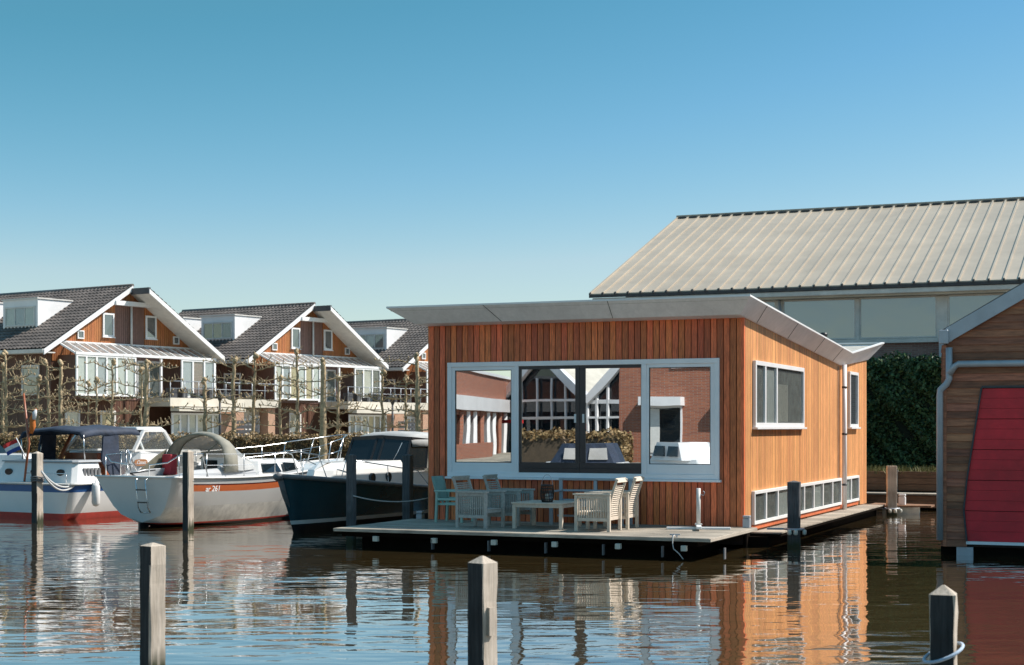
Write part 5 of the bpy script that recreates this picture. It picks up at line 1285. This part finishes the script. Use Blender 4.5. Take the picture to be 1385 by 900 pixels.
# hedge strip and boats along that bank
hb1, hb2 = mir(700,68,G), mir(850,66,G)
hh = thing('bank_hedge', 'brown leafy hedge on the opposite bank, seen in the door glass', 'hedge', tuple(hb1), math.atan2((hb2-hb1).y,(hb2-hb1).x))
lh = (hb2-hb1).length; leaves('foliage', (0,-.6,0), (lh,.6,1.2), 4000, .09, 'beech', hh, .12, 21)
mb = MB(); mb.box(.1,lh-.1,-.4,.4,0,1.0); mb.build('twigs', bpy.data.materials['hedge_core'], hh)
def small_boat(u, Yv, ang, L, label, canopy):
    q = mir(u, Yv); o = thing('cabin_cruiser', label, 'motor boat', (q.x,q.y,0), ang)
    sh = lambda s: .8+.3*s*s
    h_, e_ = hull('hull', L, 2.5, sh, .9, .6, .1, .5, [('s',0,0,None),('s',-.12,1,None),('s',-.25,0,None),('z',.1,1,None),('z',-.4,1,None)], [M['gel'],M['blue']], o)
    deckmesh(e_, o, 'gel')
    mb = MB(); mb.loft([rounded(1.2,L*.75,1.0,.6,.75,.2), rounded(1.4,L*.68,.85,.5,1.25,.2)], smooth=False); mb.build('cabin', M['gel'], o, bevel=.03)
    mb = MB(); mb.loft([rounded(1.5,3.9,.9,.8,1.2,.2), rounded(1.8,3.5,.8,.7,1.85,.2)], smooth=False); mb.build('wheelhouse', M['gel'] if not canopy else M['canvas_blue'], o)
    if True:
        for sd in (-1,1):
            mb = MB()
            for a in (1.9,2.75): mb.prism([(a,sd*.86,1.35),(a+.65,sd*.84,1.35),(a+.6,sd*.80,1.72),(a+.05,sd*.80,1.72)], (0,sd*.06,0))
            mb.build('window', M['boat_glass'] if not canopy else M['vinyl'], o)
small_boat(875, 60, math.atan2(.3,1), 6.5, 'white cruiser with wheelhouse, seen only in the right window glass', False)
small_boat(905, 52, math.atan2(-.7,1)+math.pi, 6.0, 'small boat with blue canvas cabin, seen only in window glass', True)

# ------------------------------------------------------------------ light, sky, camera
sun_dir = Vector((.97, .16, 0)).normalized(); EL = R(47)
w = bpy.data.worlds.new('World'); scene.world = w; w.use_nodes = True; nt = w.node_tree
bg = nt.nodes['Background']; sky = nt.nodes.new('ShaderNodeTexSky'); sky.sky_type = 'NISHITA'; sky.sun_disc = False
sky.sun_elevation = EL; sky.sun_rotation = math.atan2(sun_dir.x, sun_dir.y); sky.air_density = 1.0; sky.dust_density = .3; sky.ozone_density = 4.0; sky.altitude = 0
sep = nt.nodes.new('ShaderNodeSeparateColor'); cmb = nt.nodes.new('ShaderNodeCombineColor'); nt.links.new(sky.outputs[0], sep.inputs[0])
def mth(op, a, b):
    n_ = nt.nodes.new('ShaderNodeMath'); n_.operation = op
    for q_, x_ in enumerate((a, b)):
        if isinstance(x_, (int, float)): n_.inputs[q_].default_value = x_
        else: nt.links.new(x_, n_.inputs[q_])
    return n_.outputs[0]
# hue of the sky: paler at the horizon, teal blue higher up, never darker than a fixed share of the model
for i_, (x0_, y0_, xt_, yt_, lift) in enumerate(((.46,.455,.24,.100,.75),(.67,.645,.41,.34,.88),(.81,.70,.67,.49,.78))):
    pw = math.log(y0_/yt_)/math.log(x0_/xt_); a_ = mth('MULTIPLY', sep.outputs[i_], .14)
    low = mth('MULTIPLY', mth('POWER', mth('MINIMUM', a_, x0_), pw), y0_/x0_**pw)
    low = mth('MAXIMUM', low, mth('MULTIPLY', mth('MINIMUM', a_, xt_), yt_/xt_))
    hi = mth('MULTIPLY', low, mth('MAXIMUM', mth('DIVIDE', a_, x0_), 1.))
    nt.links.new(mth('MULTIPLY', hi, 1/.14), cmb.inputs[i_])
tcw = nt.nodes.new('ShaderNodeTexCoord'); spw = nt.nodes.new('ShaderNodeSeparateXYZ'); nt.links.new(tcw.outputs['Generated'], spw.inputs[0])  # added fill: unseen upper sky made brighter and warmer to lift the shaded fronts
up = nt.nodes.new('ShaderNodeMapRange'); up.interpolation_type = 'SMOOTHSTEP'; up.inputs['From Min'].default_value = .30; up.inputs['From Max'].default_value = .75; up.inputs['To Min'].default_value = 1.; up.inputs['To Max'].default_value = 1.
up.inputs['To Min'].default_value = 0.
nt.links.new(spw.outputs[2], up.inputs['Value']); vm = nt.nodes.new('ShaderNodeMix'); vm.data_type = 'RGBA'; vm.blend_type = 'MULTIPLY'; vm.clamp_result = False; nt.links.new(cmb.outputs[0], vm.inputs[6]); vm.inputs[7].default_value = (2.5, 1.85, 1.6, 1); nt.links.new(up.outputs[0], vm.inputs[0])
nt.links.new(vm.outputs[2], bg.inputs['Color']); bg.inputs['Strength'].default_value = .10
sd_ = bpy.data.lights.new('sun', 'SUN'); sd_.energy = 4.7; sd_.angle = R(.53); sd_.color = (1.,.94,.86)
so = bpy.data.objects.new('sun', sd_); COL.objects.link(so)
dv = Vector((sun_dir.x*math.cos(EL), sun_dir.y*math.cos(EL), math.sin(EL))); so.rotation_euler = dv.to_track_quat('Z','Y').to_euler()
so.location = (0,0,60)
cam = bpy.data.cameras.new('camera'); co = bpy.data.objects.new('camera', cam); COL.objects.link(co); scene.camera = co
co.location = (0,0,CH); co.rotation_euler = (R(90),0,0); cam.sensor_width = 36; cam.lens = 36*F/1385; cam.shift_y = (HZ-450)/1385; cam.clip_end = 6000; cam.clip_start = .1
cam.dof.use_dof = True; cam.dof.focus_distance = 31; cam.dof.aperture_fstop = 3.5
vs = scene.view_settings; vs.view_transform = 'Standard'; vs.look = 'None'; vs.exposure = .53; vs.gamma = 1.; vs.use_curve_mapping = False
scene.cycles.max_bounces = 8; scene.cycles.transparent_max_bounces = 16
